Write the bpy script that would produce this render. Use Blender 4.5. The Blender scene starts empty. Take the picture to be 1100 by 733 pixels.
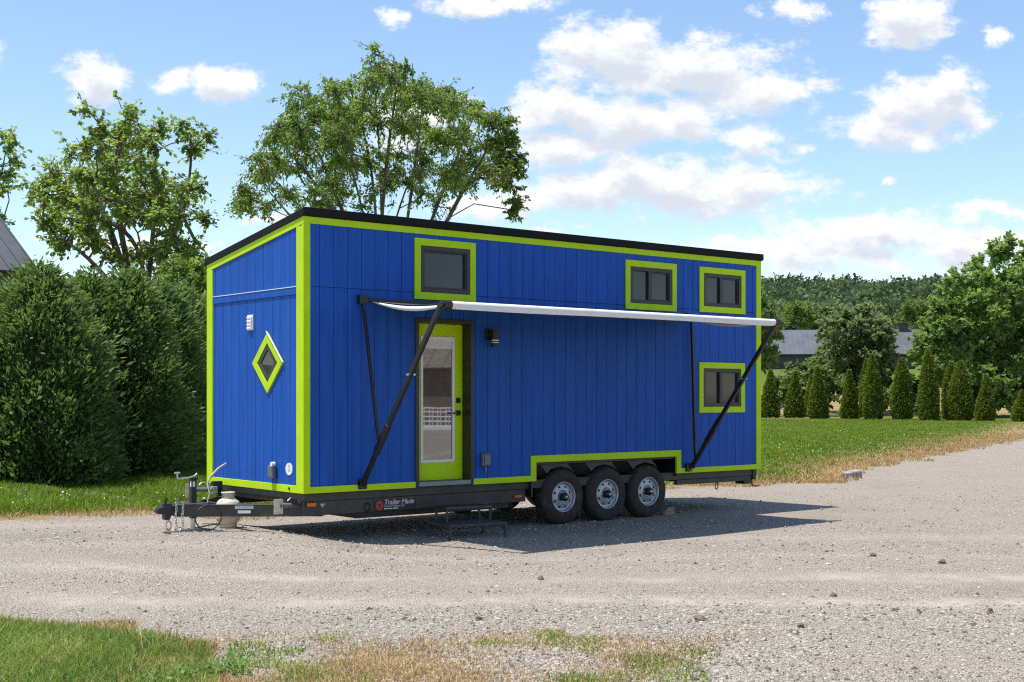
import bpy, bmesh, math, random
import numpy as np
from mathutils import Vector, Matrix

rng = np.random.default_rng(7)
random.seed(7)
R = math.radians
scene = bpy.context.scene
COL = scene.collection

# ------------------------------------------------------------------ camera frame (metres)
FPX, HORIZ, YAW = 1404.75, 424.1, 0.685
CAM = Vector((-8.171, -14.03, 1.859))
CY, SY = math.cos(YAW), math.sin(YAW)
FWD = np.array((SY, CY)); RGT = np.array((CY, -SY))


def ground_h(x, y):
    x = np.asarray(x, float); y = np.asarray(y, float)
    def ss(a, b, t):
        t = np.clip((t - a) / (b - a), 0, 1); return t * t * (3 - 2 * t)
    D = (x - CAM.x) * FWD[0] + (y - CAM.y) * FWD[1]
    L = (x - CAM.x) * RGT[0] + (y - CAM.y) * RGT[1]
    h = 0.15 * ss(-0.9, 0.3, -x) * ss(-2.6, 0.4, y)
    h = h + 5.2 * ss(112, 172, D) + 28 * ss(215, 560, D) + 3.0 * np.sin(L * .012 + 1.0) * ss(300, 560, D)
    near = 1 - ss(60, 120, np.abs(D))
    h = h + near * 0.012 * (np.sin(x * 1.3 + y * .7) + np.sin(x * .53 - y * 1.1 + 1)) * ss(1.5, 5, np.abs(y - 1.3) + 3 * (np.abs(x - 3.5) > 6))
    return h


def place(px, D, py=None, z=None):
    """a far thing's spot: lateral bearing px at distance D, standing on the terrain"""
    r = (px - 550) / FPX * D
    x = CAM.x + FWD[0] * D + RGT[0] * r
    y = CAM.y + FWD[1] * D + RGT[1] * r
    if py is not None:
        return Vector((x, y, CAM.z + (HORIZ - py) / FPX * D))
    return Vector((x, y, float(ground_h(x, y)) if z is None else z))


# ------------------------------------------------------------------ tagging and linking
def tag(o, label=None, cat=None, group=None, kind=None):
    if label: o['label'] = label
    if cat: o['category'] = cat
    if group: o['group'] = group
    if kind: o['kind'] = kind
    return o


def empty(name, loc=(0, 0, 0), rz=0.0, parent=None):
    o = bpy.data.objects.new(name, None)
    COL.objects.link(o)
    o.location = loc; o.rotation_euler.z = rz
    o.empty_display_size = .2
    if parent: o.parent = parent
    return o


def link(name, me, parent=None, loc=None):
    o = bpy.data.objects.new(name, me)
    COL.objects.link(o)
    if parent: o.parent = parent
    if loc is not None: o.location = loc
    return o


def copy_tree(o, parent=None):
    c = o.copy(); COL.objects.link(c)
    if parent: c.parent = parent
    for ch in list(o.children): copy_tree(ch, c)
    return c


# ------------------------------------------------------------------ mesh builder
class MB:
    def __init__(s):
        s.v = []; s.f = []; s.m = []; s.sm = []
        s.cur = 0

    def add(s, verts, faces, M=None, smooth=False):
        b = len(s.v)
        for p in verts:
            s.v.append(tuple(M @ Vector(p)) if M is not None else tuple(p))
        for f in faces:
            s.f.append(tuple(i + b for i in f)); s.m.append(s.cur); s.sm.append(smooth)
        return s

    def box(s, a, b, M=None):
        x0, y0, z0 = (min(a[i], b[i]) for i in range(3)); x1, y1, z1 = (max(a[i], b[i]) for i in range(3))
        v = [(x0, y0, z0), (x1, y0, z0), (x1, y1, z0), (x0, y1, z0), (x0, y0, z1), (x1, y0, z1), (x1, y1, z1), (x0, y1, z1)]
        f = [(0, 3, 2, 1), (4, 5, 6, 7), (0, 1, 5, 4), (1, 2, 6, 5), (2, 3, 7, 6), (3, 0, 4, 7)]
        return s.add(v, f, M)

    def bar(s, p, q, w, h, up=(0, 0, 1)):
        p = Vector(p); q = Vector(q); d = (q - p); L = d.length; d.normalize()
        u = Vector(up)
        sd = d.cross(u)
        if sd.length < 1e-4: sd = d.cross(Vector((1, 0, 0)))
        sd.normalize(); u = sd.cross(d)
        M = Matrix((d, sd, u)).transposed().to_4x4(); M.translation = p
        return s.box((0, -w / 2, -h / 2), (L, w / 2, h / 2), M)

    def tube(s, pts, r, n=8, caps=True, smooth=True, closed=False):
        pts = [Vector(p) for p in pts]; N = len(pts)
        rs = r if isinstance(r, (list, tuple)) else [r] * N
        vs = []; ref = None
        for i, p in enumerate(pts):
            if closed: t = pts[(i + 1) % N] - pts[i - 1]
            else: t = pts[min(i + 1, N - 1)] - pts[max(i - 1, 0)]
            t.normalize()
            if ref is None:
                ref = t.cross(Vector((0, 0, 1)))
                if ref.length < .05: ref = t.cross(Vector((1, 0, 0)))
            ref = (ref - t * ref.dot(t)).normalized()
            b = t.cross(ref)
            for k in range(n):
                a = 2 * math.pi * k / n
                vs.append(p + (ref * math.cos(a) + b * math.sin(a)) * rs[i])
        fs = []
        for i in range(N if closed else N - 1):
            j = (i + 1) % N
            for k in range(n):
                l = (k + 1) % n
                fs.append((i * n + k, i * n + l, j * n + l, j * n + k))
        s.add(vs, fs, None, smooth)
        if caps and not closed:
            s.add([vs[k] for k in range(n)], [tuple(reversed(range(n)))])
            s.add([vs[(N - 1) * n + k] for k in range(n)], [tuple(range(n))])
        return s

    def cyl(s, p, q, r, n=20):
        return s.tube([p, q], r, n)

    def lathe(s, prof, M=None, n=40, smooth=True):
        """prof: (radius, height) along local z"""
        vs = []; fs = []
        for (r, h) in prof:
            for k in range(n):
                a = 2 * math.pi * k / n
                vs.append((r * math.cos(a), r * math.sin(a), h))
        for i in range(len(prof) - 1):
            for k in range(n):
                l = (k + 1) % n
                fs.append((i * n + k, i * n + l, (i + 1) * n + l, (i + 1) * n + k))
        return s.add(vs, fs, M, smooth)

    def prism(s, poly, axis, a, b):
        """extrude a 2-D polygon along axis ('x','y','z') from a to b"""
        n = len(poly)
        def P(u, v, w):
            return {'x': (w, u, v), 'y': (u, w, v), 'z': (u, v, w)}[axis]
        vs = [P(u, v, a) for u, v in poly] + [P(u, v, b) for u, v in poly]
        fs = [tuple(range(n)), tuple(reversed(range(n, 2 * n)))]
        fs += [(i, i + n, (i + 1) % n + n, (i + 1) % n) for i in range(n)]
        return s.add(vs, fs)

    def build(s, name, mats, parent=None, bevel=0.0, loc=None):
        me = bpy.data.meshes.new(name)
        me.from_pydata(s.v, [], s.f)
        if not isinstance(mats, (list, tuple)): mats = [mats]
        for m in mats: me.materials.append(m)
        me.polygons.foreach_set('material_index', s.m)
        me.polygons.foreach_set('use_smooth', s.sm)
        bm = bmesh.new(); bm.from_mesh(me)
        bmesh.ops.recalc_face_normals(bm, faces=bm.faces)
        bm.to_mesh(me); bm.free()
        o = link(name, me, parent, loc)
        if bevel:
            b = o.modifiers.new('bevel', 'BEVEL'); b.width = bevel; b.segments = 2; b.limit_method = 'ANGLE'; b.angle_limit = R(50)
        return o


def np_mesh(name, V, F, mat, parent=None, rnd=None, smooth=False, attrs=None):
    """big mesh from numpy: V (n,3), F (m,k)"""
    me = bpy.data.meshes.new(name)
    n, (m, k) = len(V), F.shape
    me.vertices.add(n); me.vertices.foreach_set('co', np.ascontiguousarray(V, np.float32).ravel())
    me.loops.add(m * k); me.loops.foreach_set('vertex_index', np.ascontiguousarray(F, np.int32).ravel())
    me.polygons.add(m)
    me.polygons.foreach_set('loop_start', np.arange(0, m * k, k, dtype=np.int32))
    me.polygons.foreach_set('use_smooth', np.full(m, smooth, bool))
    A = dict(attrs or {})
    if rnd is not None: A['rnd'] = rnd
    for key, val in A.items():
        at = me.attributes.new(key, 'FLOAT', 'POINT'); at.data.foreach_set('value', np.ascontiguousarray(val, np.float32))
    me.update(calc_edges=True)
    for mm in (mat if isinstance(mat, (list, tuple)) else [mat]): me.materials.append(mm)
    return link(name, me, parent)


# ------------------------------------------------------------------ materials
class NT:
    def __init__(s, tree): s.t = tree
    def n(s, typ, **kw):
        nd = s.t.nodes.new(typ)
        for k, v in kw.items():
            if k == 'ins':
                for a, b in v.items():
                    if isinstance(b, bpy.types.NodeSocket): s.t.links.new(b, nd.inputs[a])
                    else: nd.inputs[a].default_value = b
            else: setattr(nd, k, v)
        return nd
    def math(s, op, a, b=0.0, c=None, clamp=False):
        nd = s.n('ShaderNodeMath', operation=op, use_clamp=clamp)
        for i, v in enumerate((a, b, c)):
            if v is None: continue
            if isinstance(v, bpy.types.NodeSocket): s.t.links.new(v, nd.inputs[i])
            else: nd.inputs[i].default_value = v
        return nd.outputs[0]
    def mix(s, fac, a, b):
        nd = s.n('ShaderNodeMix', data_type='RGBA')
        for i, v in ((0, fac), (6, a), (7, b)):
            if isinstance(v, bpy.types.NodeSocket): s.t.links.new(v, nd.inputs[i])
            else: nd.inputs[i].default_value = (*v, 1) if isinstance(v, (tuple, list)) and len(v) == 3 else v
        return nd.outputs[2]
    def sstep(s, v, a, b):
        nd = s.n('ShaderNodeMapRange', interpolation_type='SMOOTHSTEP')
        s.t.links.new(v, nd.inputs[0]); nd.inputs[1].default_value = a; nd.inputs[2].default_value = b
        return nd.outputs[0]
    def noise(s, vec, scale, detail=4, rough=.55):
        nd = s.n('ShaderNodeTexNoise', ins={'Scale': scale, 'Detail': detail, 'Roughness': rough})
        if vec is not None: s.t.links.new(vec, nd.inputs['Vector'])
        return nd.outputs[0]
    def ramp(s, fac, stops):
        nd = s.n('ShaderNodeValToRGB'); cr = nd.color_ramp
        while len(cr.elements) < len(stops): cr.elements.new(.5)
        for e, (p, c) in zip(cr.elements, stops): e.position = p; e.color = (*c, 1)
        s.t.links.new(fac, nd.inputs[0]); return nd.outputs[0]


def new_mat(name):
    m = bpy.data.materials.new(name); m.use_nodes = True
    t = NT(m.node_tree); b = m.node_tree.nodes['Principled BSDF']
    return m, t, b


def paint(name, col, rough=.5, var=.12, scale=6, bump=.0, bscale=60, metal=0.0, spec=.5, stretch=None, dirt=None):
    m, t, b = new_mat(name)
    co = t.n('ShaderNodeTexCoord').outputs['Object']
    if stretch:
        co = t.n('ShaderNodeVectorMath', operation='MULTIPLY', ins={0: co, 1: stretch}).outputs[0]
    nz = t.noise(co, scale, 5)
    c0 = tuple(c * (1 - var) for c in col); c1 = tuple(min(1, c * (1 + var)) for c in col)
    c = t.mix(t.sstep(nz, .3, .7), c0, c1)
    if dirt:
        c = t.mix(t.math('MULTIPLY', t.sstep(t.noise(co, dirt[1], 6, .65), .52, .75), dirt[2]), c, dirt[0])
    t.t.links.new(c, b.inputs['Base Color'])
    b.inputs['Roughness'].default_value = rough; b.inputs['Metallic'].default_value = metal
    b.inputs['Specular IOR Level'].default_value = spec
    if bump:
        bn = t.n('ShaderNodeBump', ins={'Strength': bump, 'Distance': .003, 'Height': t.noise(co, bscale, 3)})
        t.t.links.new(bn.outputs[0], b.inputs['Normal'])
    return m


def leaf_mat(name, dark, light, trans=.35, rough=.55, spec=.3):
    m, t, b = new_mat(name)
    at = t.n('ShaderNodeAttribute', attribute_name='rnd').outputs['Fac']
    c = t.ramp(at, [(0, dark), (.55, tuple((a + b_) / 2 for a, b_ in zip(dark, light))), (1, light)])
    t.t.links.new(c, b.inputs['Base Color'])
    b.inputs['Roughness'].default_value = rough; b.inputs['Specular IOR Level'].default_value = spec
    tr = t.n('ShaderNodeBsdfTranslucent')
    tc = t.mix(.6, c, t.n('ShaderNodeHueSaturation', ins={'Hue': .48, 'Saturation': 1.15, 'Value': 1.5, 'Color': c}).outputs[0])
    t.t.links.new(tc, tr.inputs[0])
    mx = t.n('ShaderNodeMixShader', ins={0: trans, 1: b.outputs[0], 2: tr.outputs[0]})
    t.t.links.new(mx.outputs[0], t.t.nodes['Material Output'].inputs[0])
    return m


M = {}
BLUE = (.006, .078, .385)
M['blue'] = paint('blue_siding_paint', BLUE, .55, .15, 2.2, .5, 26, stretch=(5, 5, .35), spec=.25, dirt=((.03, .085, .31), .8, .35))
M['lime'] = paint('lime_trim_paint', (.475, .69, .006), .5, .05, 4, .12, 60, spec=.22)
M['black'] = paint('black_powder_coat', (.014, .014, .015), .42, .2, 12, .1, 120)
M['roofblack'] = paint('black_roof_metal', (.007, .008, .009), .7, .2, 3, spec=.2)
M['chassis'] = paint('dark_trailer_steel', (.045, .041, .036), .55, .25, 5, .2, 40, dirt=((.12, .095, .07), 3, .5))
M['frameblack'] = paint('dark_bronze_frame', (.028, .025, .022), .4, .1, 8)
M['rubber'] = paint('tyre_rubber', (.026, .023, .020), .8, .3, 12, .5, 50, dirt=((.10, .085, .07), 6, .6))
M['silver'] = paint('silver_wheel_steel', (.44, .455, .48), .38, .08, 10, metal=.55, dirt=((.25, .22, .19), 9, .4))
M['zinc'] = paint('zinc_plated_steel', (.62, .61, .58), .35, .12, 20, metal=.8)
M['greymetal'] = paint('grey_cast_metal', (.16, .165, .175), .45, .15, 15, metal=.3)
M['white'] = paint('white_plastic', (.78, .78, .76), .4, .04, 10)
M['fabric'] = paint('charcoal_awning_fabric', (.055, .057, .06), .85, .06, 8, .3, 200)
M['rollfab'] = paint('white_awning_roll', (.74, .72, .70), .7, .08, 5, .2, 90, stretch=(1, 14, 14))
M['orange'] = paint('orange_marker_lens', (.75, .13, .02), .25, .05, 20)
M['tank'] = paint('cream_tank_paint', (.62, .56, .42), .5, .12, 7, .2, 40, dirt=((.23, .09, .03), 8, .9))
M['sticker'] = paint('grey_sticker', (.45, .47, .50), .5, .2, 50)
M['hose'] = paint('tan_conduit', (.46, .38, .26), .6, .15, 20)
M['red'] = paint('red_decal', (.50, .035, .03), .5, .1, 20)
M['concrete'] = paint('concrete_block', (.27, .25, .22), .9, .3, 14, .8, 60, dirt=((.15, .13, .10), 5, .5))
M['wood'] = paint('weathered_wood', (.30, .22, .14), .85, .25, 6, .5, 40, stretch=(1, 8, 8))
M['stone'] = paint('brown_stone', (.16, .11, .085), .9, .3, 18, .8, 40)
M['bark'] = paint('grey_brown_bark', (.13, .105, .08), .9, .35, 5, .8, 14, stretch=(1, 1, .3))
M['greyroof'] = paint('grey_standing_seam', (.10, .108, .125), .5, .12, 2, metal=.25)
M['brownwall'] = paint('brown_barn_board', (.19, .135, .10), .8, .2, 3, stretch=(1, 1, .2))
M['slate'] = paint('slate_roof_sheet', (.085, .092, .112), .6, .15, .7, dirt=((.12, .12, .125), .25, .4))
M['greywall'] = paint('grey_barn_wall', (.055, .055, .058), .8, .15, 2)
M['tan'] = paint('tan_roof_shingle', (.20, .17, .14), .85, .25, 5)
M['blind'] = paint('white_blind_slats', (.72, .72, .70), .6, .05, 6)
M['dim'] = paint('dim_room', (.06, .055, .05), .8, .2, 3)


def glass_mat(name, base, ior=2.1, rough=.015):
    m, t, b = new_mat(name)
    co = t.n('ShaderNodeTexCoord').outputs['Object']
    b.inputs['Base Color'].default_value = (*base, 1)
    b.inputs['Roughness'].default_value = rough
    b.inputs['IOR'].default_value = ior
    bn = t.n('ShaderNodeBump', ins={'Strength': .006, 'Distance': .02, 'Height': t.noise(co, 2.2, 1)})
    t.t.links.new(bn.outputs[0], b.inputs['Normal'])
    return m


M['pane'] = glass_mat('window_glass', (.030, .036, .046), 1.5)
_t = NT(M['pane'].node_tree); _co = _t.n('ShaderNodeTexCoord').outputs['Object']
_w = _t.n('ShaderNodeTexWave', wave_type='BANDS', bands_direction='Z', ins={'Vector': _co, 'Scale': 11.0, 'Distortion': .6, 'Detail': 1.0})
_n = _t.noise(_co, 1.1, 2)
_t.t.links.new(_t.mix(_t.math('MULTIPLY', _w.outputs['Fac'], _t.sstep(_n, .38, .62)), (.014, .017, .023), (.038, .045, .058)), M['pane'].node_tree.nodes['Principled BSDF'].inputs['Base Color'])
M['doorglass'] = glass_mat('door_glass', (.035, .032, .028), 3.0)

M['leaf_maple'] = leaf_mat('maple_leaf', (.14, .22, .048), (.31, .42, .105), .58)
M['leaf_center'] = leaf_mat('olive_leaf', (.105, .185, .036), (.27, .38, .095), .58)
M['leaf_right'] = leaf_mat('broad_leaf', (.11, .20, .045), (.28, .40, .115), .52)
M['leaf_olive'] = leaf_mat('greyish_leaf', (.13, .185, .072), (.27, .335, .14), .48)
M['leaf_bush'] = leaf_mat('bush_leaf', (.10, .16, .036), (.22, .30, .08), .42)
M['leaf_willow'] = leaf_mat('willow_leaf', (.11, .19, .05), (.26, .37, .115), .5)
M['thuja'] = leaf_mat('arborvitae_spray', (.042, .092, .028), (.25, .36, .10), .36)
M['thuja_small'] = leaf_mat('small_arborvitae_spray', (.080, .125, .018), (.20, .255, .042), .35)
M['forest'] = leaf_mat('forest_leaf', (.034, .074, .031), (.125, .178, .062), .35)
M['grass'] = leaf_mat('grass_blade', (.09, .20, .028), (.50, .52, .15), .45, .6)
M['lawngrass'] = leaf_mat('lawn_blade', (.105, .195, .016), (.27, .34, .045), .42, .6)
M['straw'] = leaf_mat('dry_straw', (.36, .24, .10), (.66, .50, .25), .3, .7)
M['clover'] = leaf_mat('clover_flower', (.6, .6, .52), (.8, .8, .74), .1, .7)

# ---- ground: one node tree over gravel and lawn, driven by distances to the lawn edges
def ground_mat():
    m, t, b = new_mat('gravel_and_lawn')
    pos = t.n('ShaderNodeNewGeometry').outputs['Position']
    A = lambda k: t.n('ShaderNodeAttribute', attribute_name=k).outputs['Fac']
    lawn, straw, dry = A('lawn'), A('straw'), A('dry')
    big = t.noise(pos, .35, 5, .6); mid = t.noise(pos, 2.2, 5, .65); fine = t.noise(pos, 11, 4, .6)
    # road-wise stretched coordinate for wheel tracks
    rot = t.n('ShaderNodeVectorRotate', rotation_type='Z_AXIS', ins={'Vector': pos, 'Angle': YAW}).outputs[0]
    st = t.n('ShaderNodeVectorMath', operation='MULTIPLY', ins={0: rot, 1: (.07, 1.5, 1)}).outputs[0]
    track = t.noise(st, 1.0, 3, .5)
    v1 = t.n('ShaderNodeTexVoronoi', ins={'Vector': pos, 'Scale': 52.0, 'Randomness': 1.0})
    v2 = t.n('ShaderNodeTexVoronoi', ins={'Vector': pos, 'Scale': 120.0, 'Randomness': 1.0})
    g1 = t.ramp(t.n('ShaderNodeSeparateColor', ins={0: v1.outputs['Color']}).outputs[0],
                [(0, (.15, .13, .11)), (.18, (.36, .33, .295)), (.5, (.52, .485, .44)), (.85, (.60, .565, .52)), (1, (.72, .69, .64))])
    g2 = t.ramp(t.n('ShaderNodeSeparateColor', ins={0: v2.outputs['Color']}).outputs[0],
                [(0, (.20, .175, .15)), (.3, (.46, .425, .38)), (1, (.64, .605, .555))])
    g = t.mix(t.sstep(mid, .35, .65), g1, g2)
    dust = t.mix(fine, (.44, .395, .35), (.56, .515, .46))
    g = t.mix(t.math('MULTIPLY', t.sstep(track, .46, .58), .85), g, dust)
    g = t.mix(t.math('MULTIPLY', t.sstep(big, .52, .72), .35), g, (.34, .29, .235))
    g = t.n('ShaderNodeMix', data_type='RGBA', blend_type='MULTIPLY', ins={0: 1.0, 6: g, 7: (1.0, .93, .84, 1)}).outputs[2]
    bD = t.math('ADD', t.n('ShaderNodeVectorMath', operation='DOT_PRODUCT', ins={0: pos, 1: (FWD[0], FWD[1], 0)}).outputs['Value'], 16.03)
    bD = t.math('ADD', bD, t.math('MULTIPLY', t.math('SUBTRACT', t.noise(pos, .14, 2, .5), .5), 1.1))
    rut = None
    for c_, w_, k_ in ((11.75, .42, .9), (13.3, .36, .8), (15.0, .3, .45), (17.1, .4, .5)):
        m_ = t.math('MULTIPLY', t.sstep(t.math('ABSOLUTE', t.math('SUBTRACT', bD, c_)), w_ * 1.5, 0), k_)
        rut = m_ if rut is None else t.math('MAXIMUM', rut, m_)
    rut = t.math('MULTIPLY', rut, t.sstep(t.math('ADD', t.math('MULTIPLY', mid, .6), t.math('MULTIPLY', big, .4)), .36, .62))
    g = t.mix(t.math('MULTIPLY', rut, .6), g, t.mix(fine, (.44, .385, .325), (.53, .475, .41)))
    g = t.mix(t.math('MULTIPLY', t.sstep(t.noise(pos, .9, 6, .7), .50, .70), .30), g, (.30, .265, .225))
    # straw
    sc = t.mix(fine, (.33, .22, .10), (.54, .385, .195))
    gr = t.mix(fine, (.085, .140, .018), (.19, .24, .045))
    e = t.math('ADD', lawn, t.math('MULTIPLY', t.math('SUBTRACT', t.math('ADD', mid, t.math('MULTIPLY', big, .8)), .92), 1.5))
    e = t.math('ADD', e, t.math('MULTIPLY', t.math('SUBTRACT', fine, .5), .5))
    lm = t.sstep(e, -.12, .16)
    s_ = t.sstep(t.math('ADD', straw, t.math('MULTIPLY', t.math('SUBTRACT', t.math('ADD', mid, fine), 1.0), 1.3)), .35, .75)
    veg = t.mix(s_, gr, sc)
    # brown earth / dry patches in the open gravel
    dm = t.sstep(t.math('ADD', dry, t.math('SUBTRACT', t.math('ADD', t.math('MULTIPLY', mid, 1.3), t.math('MULTIPLY', fine, .7)), 1.0)), .50, 1.0)
    g = t.mix(t.math('MULTIPLY', dm, .75), g, t.mix(fine, (.33, .25, .15), (.50, .41, .27)))
    c = t.mix(lm, g, veg)
    t.t.links.new(c, b.inputs['Base Color'])
    b.inputs['Roughness'].default_value = .95; b.inputs['Specular IOR Level'].default_value = .15
    h = t.math('ADD', t.math('MULTIPLY', v1.outputs['Distance'], -1.6), t.math('MULTIPLY', v2.outputs['Distance'], -.6))
    h = t.math('MULTIPLY', h, t.math('SUBTRACT', 1.0, t.math('MULTIPLY', rut, .7))); h = t.math('ADD', h, t.math('MULTIPLY', fine, 1.2)); h = t.math('ADD', h, t.math('MULTIPLY', track, 2.0)); h = t.math('SUBTRACT', h, t.math('MULTIPLY', rut, .3))
    bn = t.n('ShaderNodeBump', ins={'Strength': .9, 'Distance': .030, 'Height': h})
    t.t.links.new(bn.outputs[0], b.inputs['Normal'])
    return m


M['ground'] = ground_mat()

# ------------------------------------------------------------------ lawn edges (world metres)
EDGE = np.array([(-80, 12.), (-40, 9.5), (-12, 6.0), (-4.5, 4.55), (-2.35, 4.0), (-1.17, 3.75), (0, 3.65), (4, 4.1), (8, 4.35), (11.9, 3.95), (13.3, 3.75),
                 (14.6, 3.0), (19.5, 6.0), (26.7, 8.65), (42.9, 14.7), (70, 27), (120, 52), (400, 190), (2600, 1300)])
PATCH = np.array([(-4.76, -3.05), (-4.2, -3.6), (-4.0, -4.25), (-3.95, -5.0), (-4.3, -6.3), (-4.9, -8.5), (-6, -11), (-14, -8), (-11.2, 1.9), (-9.4, .72)])


def lawn_d(x, y):
    """signed distance into the grass (metres), + is grass"""
    ye = np.interp(x, EDGE[:, 0], EDGE[:, 1])
    d1 = (y - ye) * .9
    P = PATCH; d = np.full(x.shape, 1e9); ins = np.zeros(x.shape, bool)
    for i in range(len(P)):
        a, b = P[i], P[(i + 1) % len(P)]; ab = b - a
        tt = np.clip(((x - a[0]) * ab[0] + (y - a[1]) * ab[1]) / (ab @ ab), 0, 1)
        d = np.minimum(d, np.hypot(x - a[0] - tt * ab[0], y - a[1] - tt * ab[1]))
        c = (a[1] > y) != (b[1] > y)
        with np.errstate(divide='ignore', invalid='ignore'):
            ins ^= c & (x < (b[0] - a[0]) * (y - a[1]) / (b[1] - a[1]) + a[0])
    d2 = np.where(ins, d, -d)
    return np.maximum(d1, d2), d1, d2


def straw_w(x, y):
    _, d1, d2 = lawn_d(x, y)
    w = np.interp(x, [-5, 0, 8, 13, 20, 40, 90], [1.2, 1.9, 1.9, 1.9, 2.6, 4.6, 6.5])
    s1 = np.clip(1.15 - d1 / w, 0, 1) * (d1 > -1)
    D = (x - CAM.x) * FWD[0] + (y - CAM.y) * FWD[1]
    lane = np.clip(1 - np.abs(D - 107) / 4, 0, 1) + .75 * np.clip((D - 113) / 3, 0, 1) * np.clip((150 - D) / 15, 0, 1)
    rr = (x - CAM.x) * RGT[0] + (y - CAM.y) * RGT[1]
    s2 = np.clip(.75 - d2 / .5, 0, .75) * (d2 > -.5)
    px = rr / np.maximum(D, .1) * FPX + 550
    s2 = np.maximum(s2, np.clip((px - 235) / 60, 0, 1) * (d2 > -.5) * (D < 13))
    return np.clip(np.maximum(np.maximum(s1, lane), s2), 0, 1)


def dry_w(x, y):
    D = (x - CAM.x) * FWD[0] + (y - CAM.y) * FWD[1]
    rr = (x - CAM.x) * RGT[0] + (y - CAM.y) * RGT[1]
    px = rr / np.maximum(D, .1) * FPX + 550
    a = np.clip((10.7 - D) / .8, 0, 1) * np.clip((930 - px) / 240, 0, 1) * np.interp(px, [330, 420], [1.0, .86])
    _, d1, d2 = lawn_d(x, y)
    b = .75 * np.clip(1 + d1 / 1.6, 0, 1) * (x > 9) * (d1 < .3)
    return np.clip(np.maximum(a * .9, b), 0, 1)


def axis_lines(lo, hi, step, far, g=1.07):
    L = list(np.arange(lo, hi + 1e-6, step)); s = step; x = lo; A = []
    while x > -far: s *= g; x -= s; A.append(x)
    s = step; x = L[-1]; B = []
    while x < far: s *= g; x += s; B.append(x)
    return np.array(A[::-1] + L + B)


gx = axis_lines(-11, 16, .16, 2600); gy = axis_lines(-12.5, 8, .16, 2600)
GX, GY = np.meshgrid(gx, gy); X_, Y_ = GX.ravel(), GY.ravel()
Z_ = ground_h(X_, Y_)
nx, ny = len(gx), len(gy)
idx = np.arange(nx * ny).reshape(ny, nx)
quads = np.stack([idx[:-1, :-1], idx[:-1, 1:], idx[1:, 1:], idx[1:, :-1]], -1).reshape(-1, 4)
ld, ld1, ld2 = lawn_d(X_, Y_)
sw, dw = straw_w(X_, Y_), dry_w(X_, Y_)
q_l = ld[quads].mean(1)
Dq = ((X_ - CAM.x) * FWD[0] + (Y_ - CAM.y) * FWD[1])[quads].mean(1)
for nm, sel in (('gravel_yard', q_l <= 0), ('lawn', (q_l > 0) & (Dq < 215)), ('hill', (q_l > 0) & (Dq >= 215))):
    q = quads[sel]; u, inv = np.unique(q, return_inverse=True)
    o = np_mesh(nm, np.stack([X_[u], Y_[u], Z_[u]], 1), inv.reshape(-1, 4), M['ground'], smooth=True,
                attrs={'lawn': np.clip(ld[u], -50, 50), 'straw': sw[u], 'dry': dw[u]})
    tag(o, kind='structure')

# ------------------------------------------------------------------ scatter helpers
def leaves(P, size, asp=.5, up=.3, dirs=None, dmix=.5, jit=.35, seed=0, nrm=None):
    """rhombus leaves at P; returns V, F, rnd"""
    r = np.random.default_rng(seed); n = len(P)
    t = r.normal(size=(n, 3))
    if dirs is not None: t = t * (1 - dmix) + dirs * dmix * 1.7
    t /= np.linalg.norm(t, axis=1, keepdims=True) + 1e-9
    nn = r.normal(size=(n, 3)) * (1 - up); nn[:, 2] += up * 1.8
    if nrm is not None: nn = nn + nrm * 1.6
    b = np.cross(nn, t); b /= np.linalg.norm(b, axis=1, keepdims=True) + 1e-9
    s = (size * (1 + jit * r.uniform(-1, 1, n)))[:, None]
    V = np.empty((n, 4, 3))
    V[:, 0] = P; V[:, 1] = P + t * s * .45 + b * s * asp * .5; V[:, 2] = P + t * s; V[:, 3] = P + t * s * .45 - b * s * asp * .5
    F = np.arange(n * 4).reshape(n, 4)
    return V.reshape(-1, 3), F, np.repeat(r.uniform(0, 1, n), 4)


def in_poly(px, py, P):
    ins = np.zeros(px.shape, bool)
    for i in range(len(P)):
        a, b = P[i], P[(i + 1) % len(P)]
        c = (a[1] > py) != (b[1] > py)
        with np.errstate(divide='ignore', invalid='ignore'):
            ins ^= c & (px < (b[0] - a[0]) * (py - a[1]) / (b[1] - a[1] + 1e-12) + a[0])
    return ins


def blades(x, y, h, w, seed, lean=.85):
    r = np.random.default_rng(seed); n = len(x)
    z = ground_h(x, y); a = r.uniform(0, 2 * np.pi, n); l = r.normal(0, lean, n) * h; a2 = r.uniform(0, 2 * np.pi, n)
    B = np.stack([x, y, z - .005], 1); s = np.stack([np.cos(a), np.sin(a), 0 * a], 1) * (w / 2)[:, None]
    ln = np.stack([np.cos(a2) * l, np.sin(a2) * l, 0 * a], 1)
    mid = B + ln * .35; mid[:, 2] += h * .6; top = B + ln; top[:, 2] += h
    V = np.stack([B - s, B + s, mid + s * .75, mid - s * .75, top], 1).reshape(-1, 3)
    i = np.arange(n)[:, None] * 5
    F = np.concatenate([i + np.array([[0, 1, 2]]), i + np.array([[0, 2, 3]]), i + np.array([[3, 2, 4]])])
    return V, F


def sample_view(n, px0, px1, D0, D1, power=1.0):
    """random ground points in a wedge of the view"""
    u = rng.uniform(0, 1, n) ** power; D = D0 + (D1 - D0) * u
    px = rng.uniform(px0, px1, n); r = (px - 550) / FPX * D
    return CAM.x + FWD[0] * D + RGT[0] * r, CAM.y + FWD[1] * D + RGT[1] * r


def vnoise(x, y, s, seed):
    """cheap smooth noise 0..1"""
    r = np.random.default_rng(seed); v = 0
    for k in range(6):
        a = r.uniform(0, 2 * np.pi); f = s * r.uniform(.6, 1.9); v = v + np.sin((x * np.cos(a) + y * np.sin(a)) * f + r.uniform(0, 7))
    return .5 + v / 8


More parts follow.
